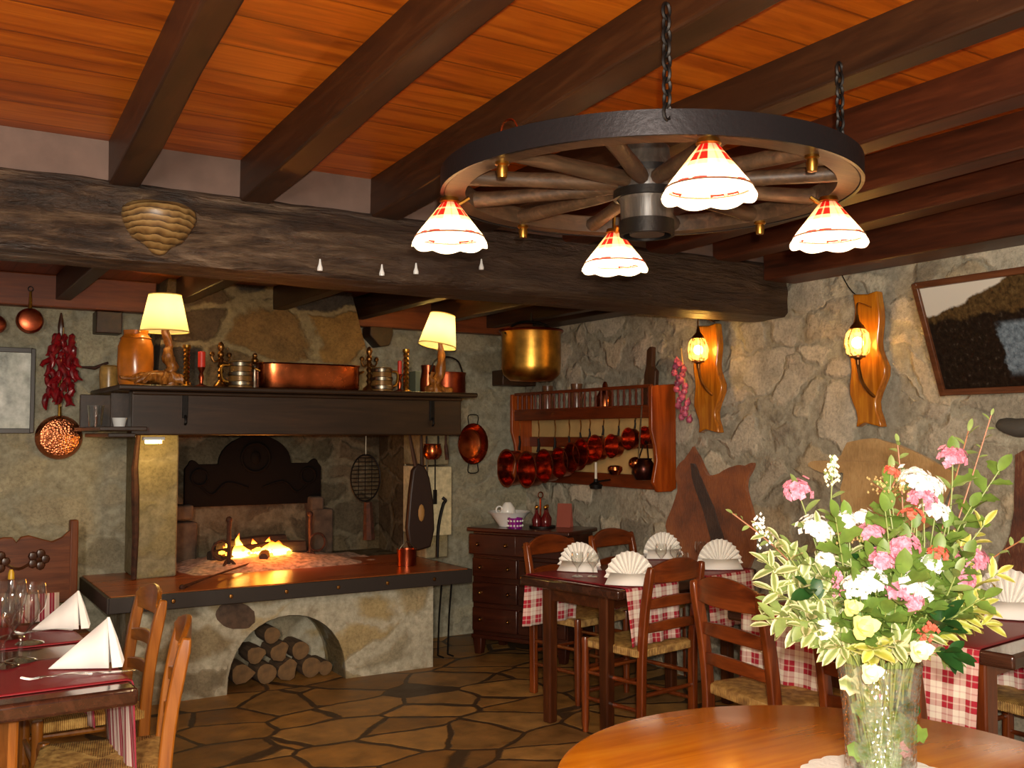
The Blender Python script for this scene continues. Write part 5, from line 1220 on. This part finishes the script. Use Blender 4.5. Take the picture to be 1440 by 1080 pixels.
q = SBP(.2, .08, .001); t = thing('red_card', 'folded dull red menu card standing behind the cruet set', 'card', q, rzs + 10)
b = MB(); b.sheet([[(-.05, .0, 0), (-.05, .035, .16)], [(.05, 0, 0), (.05, .035, .16)]]); b.sheet([[(-.05, .07, 0), (-.05, .035, .16)], [(.05, .07, 0), (.05, .035, .16)]]); b.build('card', plain('dull_red_card', (136, 62, 44), .7), t, solid=.002, smooth=False)

# ------------------------------------------------------------------ table settings
def fan():
    t = thing('fan_napkin', 'napkin', 'napkin'); b = MB(); n = 26; Rr = .135; G = []
    for i in range(n + 1):
        a = R(8 + 164 * i / n); z = .012 if i % 2 else -.012
        rr = Rr * (1 - .05 * (i % 2)); G.append([(.012 * cos(a), 0, .012 * sin(a) + .012), (rr * .5 * cos(a), z * .6, rr * .5 * sin(a) + .012), (rr * cos(a), z, rr * sin(a) + .012)])
    b.sheet(G); b.build('pleated_fan', NAPKIN, t, solid=.003, smooth=False, fixn=False)
    b = MB()
    for sg in (-1, 1): b.sheet([[(-.125, sg * .05, .003), (-.1, sg * .012, .05)], [(0, sg * .065, .003), (0, sg * .014, .045)], [(.125, sg * .05, .003), (.1, sg * .012, .05)]])
    b.build('folded_base', NAPKIN, t, solid=.004, fixn=False)
    return t
FN = fan(); CAMZ = math.degrees(YAW)
for (u, v, lb, k, r_) in ((815, 803, 'white fan folded napkin at the far left place of the sideboard table', 1.0, -18), (886, 822, 'white fan folded napkin at the near left place, beside the gingham runner', 1.05, -12), (932, 785, 'white fan folded napkin at the far right place of the sideboard table', 1.0, 5), (1012, 800, 'white fan folded napkin just left of the bouquet', 1.05, 0), (1418, 868, 'white fan folded napkin right of the bouquet at the right edge', 1.25, -30)):
    p = onZ(u, v, .7575); o = put(FN, USED, p, -CAMZ + r_, lb, 'fan folded napkins'); o.scale = (k * .9, k, k * 1.08)
def tent():
    t = thing('folded_napkin', 'napkin', 'napkin'); b = MB()
    A, B = V((-.125, 0, .004)), V((.06, 0, .165))
    for sg in (-1, 1):
        G = []
        for i in range(11):
            f = i / 10; top = A.lerp(B, f); bot = V((-.125 + .195 * f, sg * .05 * f, .002))
            G.append([top + V((0, sg * .004, 0)), top.lerp(bot, .5) + V((0, sg * .012 * sin(f * 9) * f, 0)), bot])
        b.sheet(G)
    b.build('side_panels', NAPKIN, t, solid=.003, fixn=False)
    b = MB(); G = []
    for i in range(15):
        f = i / 14; y = -.06 + .12 * f; o = .014 if i % 2 else -.006
        G.append([B + V((o * .3, y * .12, 0)), V((.075 + o, y * .6, .09)), V((.09 + o * 1.6, y, .004))])
    b.sheet(G); b.build('pleats', NAPKIN, t, solid=.003, smooth=False, fixn=False)
    return t
TN = tent()
for (u, v, lb, k, r_) in ((88, 884, 'white folded napkin standing at the farther place of the lower left table', .84, 6), (124, 938, 'white folded napkin standing at the nearer place of the lower left table', .92, 4)):
    p = onZ(u, v, .7575); o = put(TN, USED, p, -CAMZ + 14 + r_, lb, 'folded napkins on the lower left table'); o.scale = (k, k, k)
def goblet():
    t = thing('wine_glass', 'glass', 'glass'); b = MB()
    b.lathe([(.0, .001), (.034, .001), (.03, .004), (.005, .01), (.004, .05), (.012, .062), (.034, .09), (.038, .115), (.033, .15)], n=24); b.build('bowl_and_stem', GLASS, t, fixn=False); return t
GL = goblet()
for (u, v, lb, k) in ((812, 811, 'stemmed glass before the far left fan napkin', .85), (834, 811, 'stemmed glass at the right of the far left fan napkin', .85), (930, 797, 'stemmed glass at the left of the far right fan napkin', .85), (950, 799, 'stemmed glass at the right of the far right fan napkin', .85), (985, 793, 'stemmed glass left of the fan napkin by the bouquet', .85), (960, 812, 'stemmed glass behind the crest of the near chair', .85),
                      (28, 930, 'large stemmed glass nearest the lower left napkin', 1.5), (3, 938, 'large stemmed glass cut by the left edge, nearest the camera', 1.5), (42, 905, 'stemmed glass by the farther place at the lower left', 1.4), (15, 897, 'stemmed glass at the left edge before the settle', 1.4), (1394, 868, 'tumbler like stemmed glass beside the napkin right of the bouquet', .9)):
    p = onZ(u, v, .7575); o = put(GL, USED, p, 0, lb, 'stemmed glasses'); o.scale = (k, k, k)
p = onZ(14, 880, .7575); t = thing('oil_bottle', 'small dark glass bottle with a yellow cap on the lower left table', 'bottle', p)
b = MB(); b.lathe([(0, 0), (.03, 0), (.033, .1), (.012, .14), (.01, .18), (0, .18)], n=18); b.build('body', plain('brown_glass', (66, 34, 18), .08), t)
b = MB(); b.lathe([(0, .178), (.012, .178), (.011, .2), (.006, .215), (0, .216)], n=12); b.build('cap', plain('yellow_cap', (190, 150, 30), .4), t)
def fork(knife):
    t = thing('table_knife' if knife else 'table_fork', 'x', 'cutlery'); b = MB()
    b.sweep(spl([(-.1, 0, .003), (-.04, 0, .009), (.02, 0, .006), (.05, 0, .004)]), [(.013, .003)] * 5 + [(.008, .003)] * 5 + [(.018, .003)] * 3); b.build('handle', SILVER, t, bevel=.001)
    b = MB()
    if knife: b.sweep([(.05, 0, .004), (.1, .0, .003), (.14, .004, .003)], [(.018, .002), (.018, .002), (.006, .002)])
    else:
        for k in range(4): b.tube(spl([(.048, -.009 + .006 * k, .004), (.075, -.009 + .006 * k, .001), (.1, -.009 + .006 * k, .008)]), .0015, 5)
    b.build('blade' if knife else 'tines', SILVER, t); return t
FK, KN = fork(False), fork(True)
for pr, u, v, rz, lb in ((FK, 80, 953, 185, 'silver fork before the nearer napkin at the lower left'), (KN, 122, 949, 8, 'silver knife before the nearer napkin at the lower left'), (FK, 62, 889, 185, 'silver fork before the farther napkin at the lower left')):
    p = onZ(u, v, .7565); put(pr, USED, p, rz - 20, lb)
p = onZ(1385, 917, .7565); 
# ------------------------------------------------------------------ vase and bouquet
VP = V((1.836, 1.456, .7445)); VH = .255
t = thing('lace_doily', 'white lace doily under the flower vase', 'doily', (VP.x, VP.y, .7405))
b = MB(); b.lathe([(0, 0), (.15, 0), (.165, .001), (.165, .003), (.15, .0035), (0, .0035)], n=120, wob=lambda a, z: 1 + .05 * abs(sin(a * 10))); b.build('lace', LACE, t)
vs = thing('glass_vase', 'tall cut glass vase holding the bouquet on the round table', 'vase', VP)
b = MB(); pr = [(0, .0), (.068, .0), (.075, .01), (.073, .05), (.076, .13), (.084, .21), (.09, VH), (.084, VH), (.078, .21), (.07, .13), (.066, .05), (.064, .02), (0, .018)]
b.lathe(pr, n=48, wob=lambda a, z: 1 + .012 * sin(16 * a)); b.build('glass_wall', VASEG, vs)
b = MB(); b.lathe([(0, .02), (.062, .021), (.064, .05), (.068, .13), (.073, .165), (0, .165)], n=32); b.build('water', WATER, vs)
def leaf(b, p, d, up, L, W, curl=.15, lobes=0):
    d = d.normalized(); s_ = d.cross(up); s_ = s_.normalized() if s_.length > 1e-4 else d.orthogonal().normalized(); nrm_ = s_.cross(d); G = []
    ks = (0, .18, .4, .62, .82, 1)
    for f in ks:
        w_ = W * (sin(PI * min(1, f * .92 + .06)) ** (.75 if not lobes else .5)) * (1 if f < 1 else .0) * (1 + (.22 * cos(f * 15) if lobes else 0))
        c = p + d * (L * f) - nrm_ * (curl * L * f * f) 
        G.append([c - s_ * w_ / 2 + nrm_ * w_ * .14, c, c + s_ * w_ / 2 + nrm_ * w_ * .14])
    b.sheet(G, uv=lambda i, j: (j / 2, ks[i]))
rb = random.Random(11)
def sprig(u, v, ds, kind, label, leafmat=None, nl=8, L=.045, W=.018, bloom=None, br=.03, start=.35, stem=None, lobes=0, cap=1.0):
    tip = at(u, v, 2.2 + ds); a0 = rb.uniform(0, 6.28); base = VP + V((.04 * cos(a0), .04 * sin(a0), .03))
    hd = V((tip.x - VP.x, tip.y - VP.y, 0)); hl = hd.length; hn = hd / hl if hl > 1e-4 else V((1, 0, 0))
    mouth = VP + hn * min(.075, hl * .45 + .01) + V((0, 0, VH + .005))
    t = thing('flower_sprig', label, 'flower', base, 0, None); w0 = base
    base_l = V((0, 0, 0)); M_ = mouth - w0; E_ = tip - w0
    ctl = M_ + (M_ - base_l).normalized() * (E_ - M_).length * .45
    pts = [base_l, M_ * .5 + V((0, 0, .0))] + bez(M_, ctl, E_, 8)
    b = MB(); k = len(pts); b.tube(pts, [.0032 - .0018 * i / k for i in range(k)], 5); b.build('stem', stem or STEM, t)
    if leafmat and nl:
        b = MB(); cur = pts[2:]
        nl = int(nl * 1.5)
        for i in range(nl):
            f = start + (cap - start) * (i + .5) / nl; q = f * 8; i0 = min(7, int(q)); p = cur[i0].lerp(cur[i0 + 1], q - i0); tg = (cur[i0 + 1] - cur[i0]).normalized()
            an = i * 2.4 + rb.uniform(-.4, .4); o = tg.orthogonal().normalized(); sd_ = (o * cos(an) + tg.cross(o) * sin(an))
            sd_ = (sd_ - FW * .25 * (1 if rb.random() < .7 else 0)).normalized()
            sc_ = (1.3 - .45 * f) * rb.uniform(.8, 1.25); leaf(b, p, sd_ * .8 + tg * .55, V((0, 0, 1)) - FW * .7, L * sc_, W * sc_, rb.uniform(.05, .3), lobes)
            if kind == 'end' and i == nl - 1: pass
        leaf(b, cur[-1], (cur[-1] - cur[-2]), V((0, 0, 1)) - FW * .6, L * .8, W * .8)
        b.build('leaves', leafmat, t, fixn=False, smooth=True, ang=80)
    if bloom:
        mt, n, sz, shape = bloom; b = MB(); ax = ((E_ - pts[-2]).normalized() * .6 - FW * .5 + V((0, 0, .35))).normalized(); o = ax.orthogonal().normalized(); o2 = ax.cross(o)
        for i in range(n):
            rr = br * math.sqrt((i + .5) / n); an = i * 2.39996
            if shape == 'dome': hgt = .75 * math.sqrt(max(0, br * br - rr * rr)) - br * .3
            elif shape == 'flat': hgt = .25 * math.sqrt(max(0, br * br - rr * rr)) + rb.uniform(-.003, .003)
            elif shape == 'spike': hgt = -br * 2.2 * (1 - (i + .5) / n) + br * .8; rr = br * .55 * (1 - .6 * (1 - (i + .5) / n) if 0 else .25 + .75 * (i + .5) / n) ; hgt = br * 1.3 - 2.4 * br * (i + .5) / n
            else: hgt = 0
            p = E_ + (o * cos(an) + o2 * sin(an)) * rr + ax * hgt + V((rb.gauss(0, 1), rb.gauss(0, 1), rb.gauss(0, 1))) * br * .17
            if shape in ('dome', 'flat') and sz > .004:
                nn = ((p - E_) + ax * br * .6).normalized(); s1 = nn.orthogonal().normalized(); s2 = nn.cross(s1); ang0 = rb.uniform(0, 6)
                for q in range(4 if sz > .0055 else 3):
                    dd = s1 * cos(ang0 + q * 1.6) + s2 * sin(ang0 + q * 1.6); w_ = dd.cross(nn) * sz * .7
                    c = [p, p + dd * sz * .8 - w_ + nn * sz * .3, p + dd * sz * 1.5 + nn * sz * .25, p + dd * sz * .8 + w_ + nn * sz * .3]
                    b.face([b.bm.verts.new(x) for x in c])
            else: b.ico(p, sz)
        if shape in ('flat',):
            b2 = MB()
            for i in range(0, n, 3):
                rr = br * math.sqrt((i + .5) / n) * .9; an = i * 2.39996; b2.tube([E_ - ax * br * .5, E_ + (o * cos(an) + o2 * sin(an)) * rr], .0008, 3, cap=False)
            b2.build('umbel_stalks', STEMR, t)
        b.build('blossom', mt, t, smooth=False, fixn=False)
    return t
PK = (F_PINK, 46, .0075, 'dome'); WH = (F_WHITE, 70, .0062, 'dome'); WF = (F_WHITE, 80, .0056, 'flat'); TAN = (F_TAN, 70, .0035, 'flat'); SPK = (F_WHITE, 50, .0042, 'spike'); CO = (F_CORAL, 14, .006, 'dome')
SP = [
 (1121, 687, 0, PK, .024, L_PALE, 6, 'pink flower head at the far left of the bouquet'), (1340, 640, .0, PK, .025, L_GREEN, 2, 'pink flower head high at the right of the bouquet'),
 (1297, 698, -.03, PK, .024, None, 0, 'pink flower head just under the large white cluster'), (1225, 747, -.06, PK, .021, L_GREEN, 3, 'pink flower head above the left centre of the bouquet'),
 (1272, 764, -.09, PK, .027, L_GREEN, 3, 'large pale pink flower head at the centre of the bouquet'), (1240, 786, -.11, PK, .024, L_GREEN, 3, 'deep pink flower head left of the bouquet centre'),
 (1258, 774, -.08, PK, .016, None, 0, 'small deep pink flower head tucked between two larger pink ones'), (1367, 784, -.03, PK, .03, L_VAR, 5, 'large pink flower head at the right of the bouquet'),
 (1319, 777, -.08, CO, .02, L_GREEN, 2, 'coral bud cluster right of the bouquet centre'), (1359, 813, -.05, PK, .02, L_YEL, 4, 'pink flower head low on the right above the yellow leaves'),
 (1262, 829, -.12, PK, .021, L_GREEN, 3, 'pink flower head between the two low white clusters'), (1285, 845, -.12, PK, .016, None, 0, 'small pink flower head below the right low white cluster'),
 (1181, 820, -.07, (F_PINK, 40, .006, 'spike'), .022, L_GREEN, 3, 'dusky pink spike at the left of the bouquet'), (1304, 888, -.1, (F_CORAL, 30, .006, 'spike'), .022, L_VAR, 3, 'rusty pink spike low at the right of the vase mouth'),
 (1282, 724, -.05, CO, .022, None, 0, 'coral bud cluster above the centre of the bouquet'), (1253, 662, -.02, CO, .014, L_PALE, 3, 'red bud high in the middle of the bouquet'),
 (1287, 672, -.01, WH, .03, None, 0, 'white flower cluster at the top right of the bouquet'), (1306, 682, -.02, WH, .026, None, 0, 'white flower cluster behind the top pink head'), (1316, 716, -.03, WH, .026, L_GREEN, 3, 'white flower cluster on the upper right flank'),
 (1150, 741, -.03, WF, .034, L_VAR, 8, 'flat white umbel at the upper left of the bouquet'), (1190, 731, -.03, WH, .02, L_GREEN, 3, 'white flower tuft above the left centre'), (1214, 727, -.02, WH, .017, None, 0, 'small white tuft beside the tan umbel'),
 (1162, 784, -.06, WH, .015, L_VAR, 7, 'small round white bloom at the left'), (1206, 824, -.12, WH, .026, L_GREEN, 3, 'white cluster low in the left centre'), (1228, 814, -.12, WH, .023, None, 0, 'white cluster low in the centre'),
 (1280, 818, -.12, WH, .022, None, 0, 'white cluster right of the low centre'), (1300, 828, -.1, WH, .019, L_GREEN, 2, 'small white cluster low at the right'), (1312, 792, -.07, WH, .021, L_GREEN, 3, 'white cluster at the right flank'),
 (1073, 748, .0, SPK, .032, L_VAR, 10, 'white panicle at the far left edge of the bouquet'), (1158, 884, -.08, WH, .018, L_VAR, 6, 'white bloom low at the left'),
 (1250, 684, -.02, TAN, .04, L_GREEN, 4, 'wide tan budding umbel at the top of the bouquet'), (1194, 752, -.05, TAN, .032, L_VAR, 6, 'tan budding umbel at the upper left'),
 (1171, 662, .02, (F_CREAMW, 60, .0045, 'spike'), .026, L_PALE, 6, 'pale panicle with slender leaves at the top left'),
]
for (u, v, ds, bl2, br, lm, nl, lb) in SP:
    sprig(u, v, ds, '', lb, lm, nl, .045 if lm is not L_GREEN else .055, .019 if lm is not L_GREEN else .034, bl2, br, start=.2, lobes=0 if lm is not L_GREEN else 1)
LS = [  # leafy sprigs
 (1262, 622, .02, L_PALE, 12, .026, .013, .5, 0, 'tall pale leafy shoot at the top of the bouquet'), (1362, 606, .03, L_PALE, 9, .04, .014, .5, 0, 'tall leafy shoot at the upper right of the bouquet'),
 (1394, 584, .04, L_PALE, 5, .022, .008, .75, 0, 'thin tall shoot rising highest at the right'), (1405, 662, .02, L_GREEN, 6, .06, .032, .6, 1, 'broad green leaves on the right hand shoot'),
 (1366, 712, -.0, L_GREEN, 6, .05, .03, .45, 1, 'green leafy shoot below the high pink head'), (1384, 738, -.02, L_YEL, 5, .055, .02, .6, 0, 'pointed yellow green leaves at the right'),
 (1436, 760, .02, L_PALE, 7, .026, .012, .6, 0, 'slender twig reaching furthest right'), (1404, 806, -.02, L_YEL, 12, .05, .02, .3, 0, 'yellow leaved spray at the right'), (1378, 852, -.06, L_YEL, 12, .055, .022, .3, 0, 'yellow leaved spray low at the right'), (1386, 878, -.05, L_YEL, 8, .045, .018, .3, 0, 'yellow leaved spray drooping right of the vase'),
 (1030, 722, .02, L_PALE, 6, .022, .013, .65, 0, 'thin twig with round leaves reaching furthest left'), (1076, 790, -.02, L_VAR, 14, .05, .02, .3, 0, 'cream edged spray at the left'), (1082, 828, -.04, L_VAR, 14, .05, .02, .3, 0, 'cream edged spray at the left, lower'), (1098, 864, -.06, L_VAR, 13, .05, .02, .25, 0, 'cream edged spray drooping at the lower left'), (1128, 880, -.08, L_VAR, 12, .05, .02, .2, 0, 'cream edged spray nearest the vase at the left'),
 (1112, 772, .0, L_PALE, 12, .05, .022, .3, 0, 'pale green spray at the left, behind the panicle'), (1110, 800, -.03, L_VAR, 12, .05, .02, .3, 0, 'cream edged spray left of the dark leaf'),
 (1251, 716, -.05, L_GREEN, 5, .06, .04, .5, 1, 'broad green leaf spray under the tan umbel'), (1268, 806, -.13, L_GREEN, 6, .07, .045, .4, 1, 'broad green leaf spray at the bouquet centre'), (1246, 862, -.13, L_GREEN, 6, .055, .038, .3, 1, 'broad green leaf spray above the vase mouth'), (1204, 850, -.12, L_GREEN, 6, .055, .036, .3, 1, 'broad green leaf spray left above the vase mouth'), (1302, 808, -.08, L_GREEN, 5, .07, .036, .4, 1, 'long green leaf spray right of the centre'), (1286, 742, -.03, L_GREEN, 5, .055, .034, .4, 1, 'green leaf spray behind the coral buds'), (1330, 742, -.02, L_GREEN, 6, .055, .03, .4, 1, 'green leaf spray at the right shoulder'),
 (1136, 826, -.08, L_DARK, 3, .05, .032, .8, 0, 'dark green leaf at the left'), (1329, 868, -.1, L_DARK, 4, .07, .034, .6, 0, 'dark green leaf spray low at the right'), (1341, 920, -.08, L_DARK, 4, .06, .03, .7, 0, 'dark green leaf drooping beside the vase'), (1226, 790, -.05, L_DARK, 5, .06, .03, .4, 0, 'dark green leaves behind the pink heads'), (1190, 790, -.04, L_GREEN, 6, .055, .03, .4, 1, 'green leaf spray left of centre'),
 (1345, 930, -.06, L_PALE, 5, .03, .012, .6, 0, 'thin pale twig drooping right over the table'), (1176, 910, -.1, L_VAR, 8, .05, .02, .2, 0, 'cream edged leaves spilling over the left of the vase mouth'), (1226, 912, -.13, L_YEL, 9, .05, .026, .1, 0, 'yellow leaves over the front of the vase mouth'), (1262, 905, -.13, L_VAR, 9, .05, .024, .1, 0, 'cream edged leaves over the front of the vase mouth'),
 (1216, 780, .03, L_VAR, 10, .05, .022, .3, 0, 'cream edged spray deep behind the centre'), (1290, 770, .03, L_PALE, 10, .05, .024, .3, 0, 'pale green spray deep behind the centre'), (1340, 800, .03, L_VAR, 10, .05, .022, .3, 0, 'cream edged spray deep at the right'), (1150, 810, .03, L_GREEN, 8, .055, .03, .3, 1, 'green spray deep at the left'),
]
for (u, v, ds, lm, nl, L, W, st, lo, lb) in LS: sprig(u, v, ds, '', lb, lm, nl, L, W, None, start=st, lobes=lo, stem=STEMR if 'twig' in lb or 'tall' in lb else STEM)
rf = random.Random(5)
for k in range(64):
    if k < 24: u, v, lm, nm, L, W, lo = rf.gauss(1245, 55), rf.gauss(800, 42), L_GREEN, 'mid green leafy sprig filling the middle of the bouquet', .05, .032, 1
    elif k < 44: u, v, lm, nm, L, W, lo = rf.uniform(1075, 1190), rf.uniform(750, 880), (L_VAR if k % 2 else L_PALE), 'pale leafy sprig filling the left flank of the bouquet', .05, .023, 0
    elif k < 54: u, v, lm, nm, L, W, lo = rf.uniform(1300, 1390), rf.uniform(770, 880), (L_YEL if k % 2 else L_PALE), 'pale leafy sprig filling the right flank of the bouquet', .05, .022, 0
    else: u, v, lm, nm, L, W, lo = rf.uniform(1180, 1310), rf.uniform(870, 925), (L_VAR if k % 2 else L_YEL), 'pale leaf sprig crowding the mouth of the vase', .045, .024, 0
    o = sprig(u, v, rf.uniform(-.1, .06), '', nm, lm, 7, L, W, None, start=.35 if k < 54 else .1, lobes=lo); o['group'] = nm.split(' filling')[0].split(' crowding')[0] + 's ' + ('at the left' if 'left' in nm else 'at the right' if 'right' in nm else 'at the mouth' if 'mouth' in nm else 'in the middle')
# pale yellow blooms at the mouth and inside the glass
for (u, v, ds, r, mt, lb) in ((1212, 884, -.14, .034, F_YEL, 'large pale yellow bloom at the front of the vase mouth'), (1290, 917, -.13, .03, F_CREAMW, 'cream bloom over the right of the vase mouth'), (1222, 948, -.125, .028, F_CREAMW, 'cream petal hanging over the front of the vase'), (1196, 856, -.12, .024, F_YEL, 'small yellow bloom left above the vase mouth')):
    p = at(u, v, 2.2 + ds); t = thing('yellow_bloom', lb, 'flower', p)
    b = MB(); ax = (-FW + V((0, 0, .5))).normalized()
    for k in range(9):
        a = 2.4 * k; o = ax.orthogonal().normalized(); d = (o * cos(a) + ax.cross(o) * sin(a)) + ax * (.4 + .1 * k); leaf(b, V((0, 0, 0)), d, ax, r * (1.3 - .06 * k), r * .9, -.25)
    b.build('petals', mt, t, fixn=False, ang=80)
    q = VP + V((0, 0, VH - .03)) - p; b = MB(); b.tube(bez((0, 0, 0), q * .5 + V((0, 0, .03)), q, 5), .0025, 5); b.build('stem', STEM, t)
for k, (dx, z, mt, r, lb) in enumerate(((0.01, .09, L_GREEN, .05, 'green leaf pressed against the glass inside the vase'), (-.03, .15, L_PALE, .045, 'pale leaf inside the left of the vase'), (.035, .16, L_DARK, .045, 'dark leaf inside the right of the vase'), (.03, .07, F_PINK, .03, 'pink petals inside the right of the vase'), (-.02, .19, F_PINK, .03, 'pink petals inside near the mouth of the vase'), (-.035, .06, L_GREEN, .05, 'green leaf low inside the left of the vase'), (.0, .2, L_GREEN, .055, 'green leaf inside just under the mouth of the vase'), (.045, .11, L_GREEN, .05, 'green leaf inside against the right wall of the vase'), (-.05, .2, L_VAR, .05, 'cream edged leaf inside near the left of the mouth'), (.0, .13, L_PALE, .05, 'pale round leaf in the centre of the vase'))):
    p = VP + RT * dx - V((FW.x, FW.y, 0)) * .03 + V((0, 0, z)); t = thing('submerged_leaf', lb, 'leaf', p)
    b = MB()
    for q in range(3): leaf(b, V((0, 0, 0)), V((RT.x * (q - 1), RT.y * (q - 1), .4 - .3 * q)), -FW, r, r * .75, .1, 1)
    b.build('leaf_blade', mt, t, fixn=False, ang=80)
# ------------------------------------------------------------------ camera and light
cam = bpy.data.cameras.new('camera'); co = bpy.data.objects.new('camera', cam); COL.objects.link(co)
co.location = EYE; co.rotation_euler = (PI / 2 + PITCH, 0, -YAW)
cam.sensor_width = 36; cam.lens = 36 * FPX / 1440; cam.clip_start = .05; cam.clip_end = 60
scn.camera = co
def light(name, kind, loc, power, col, size=.05, rot=None, **k):
    l = bpy.data.lights.new(name, kind); l.energy = power; l.color = lin(col)[:3]
    if kind in ('POINT', 'SPOT'): l.shadow_soft_size = size
    o = bpy.data.objects.new(name, l); COL.objects.link(o); o.location = loc
    for a, v in k.items(): setattr(l, a, v)
    if rot: o.rotation_euler = rot
    return o
WARM = (255, 190, 110)
for nm, dl, ds in LAMPS:
    d = WC + RT * dl + V((FW.x, FW.y, 0)).normalized() * ds
    light('shade_bulb', 'POINT', (d.x, d.y, WZ - .102), 76, (255, 222, 172), .02)
for p in LPOS: light('lamp_bulb', 'POINT', p + V((0, 0, .0)), 22, (255, 218, 146), .03)
for p in LANT: light('lantern_light', 'POINT', p, 48, (255, 198, 110), .03)
light('fire_glow', 'POINT', (fcx + .02, fcy - .2, .82), 6, (255, 120, 36), .1)
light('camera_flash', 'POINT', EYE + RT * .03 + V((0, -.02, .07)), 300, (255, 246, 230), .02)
light('under_mantel_glow', 'POINT', UML, 5, (255, 206, 110), .03)
a = light('added_fill_light', 'AREA', (-.9, -1.3, 2.0), 170, (255, 240, 222), rot=(R(78), 0, R(-28)), shape='RECTANGLE', size=1.6, size_y=1.2)  # soft fill added behind the camera; no window is built there
w = bpy.data.worlds.new('world'); scn.world = w; w.use_nodes = True
w.node_tree.nodes['Background'].inputs[0].default_value = lin((255, 238, 218)); w.node_tree.nodes['Background'].inputs[1].default_value = .22
scn.view_settings.view_transform = 'Standard'; scn.view_settings.look = 'None'; scn.view_settings.gamma = 1; scn.view_settings.use_curve_mapping = False
scn.view_settings.exposure = 0.08
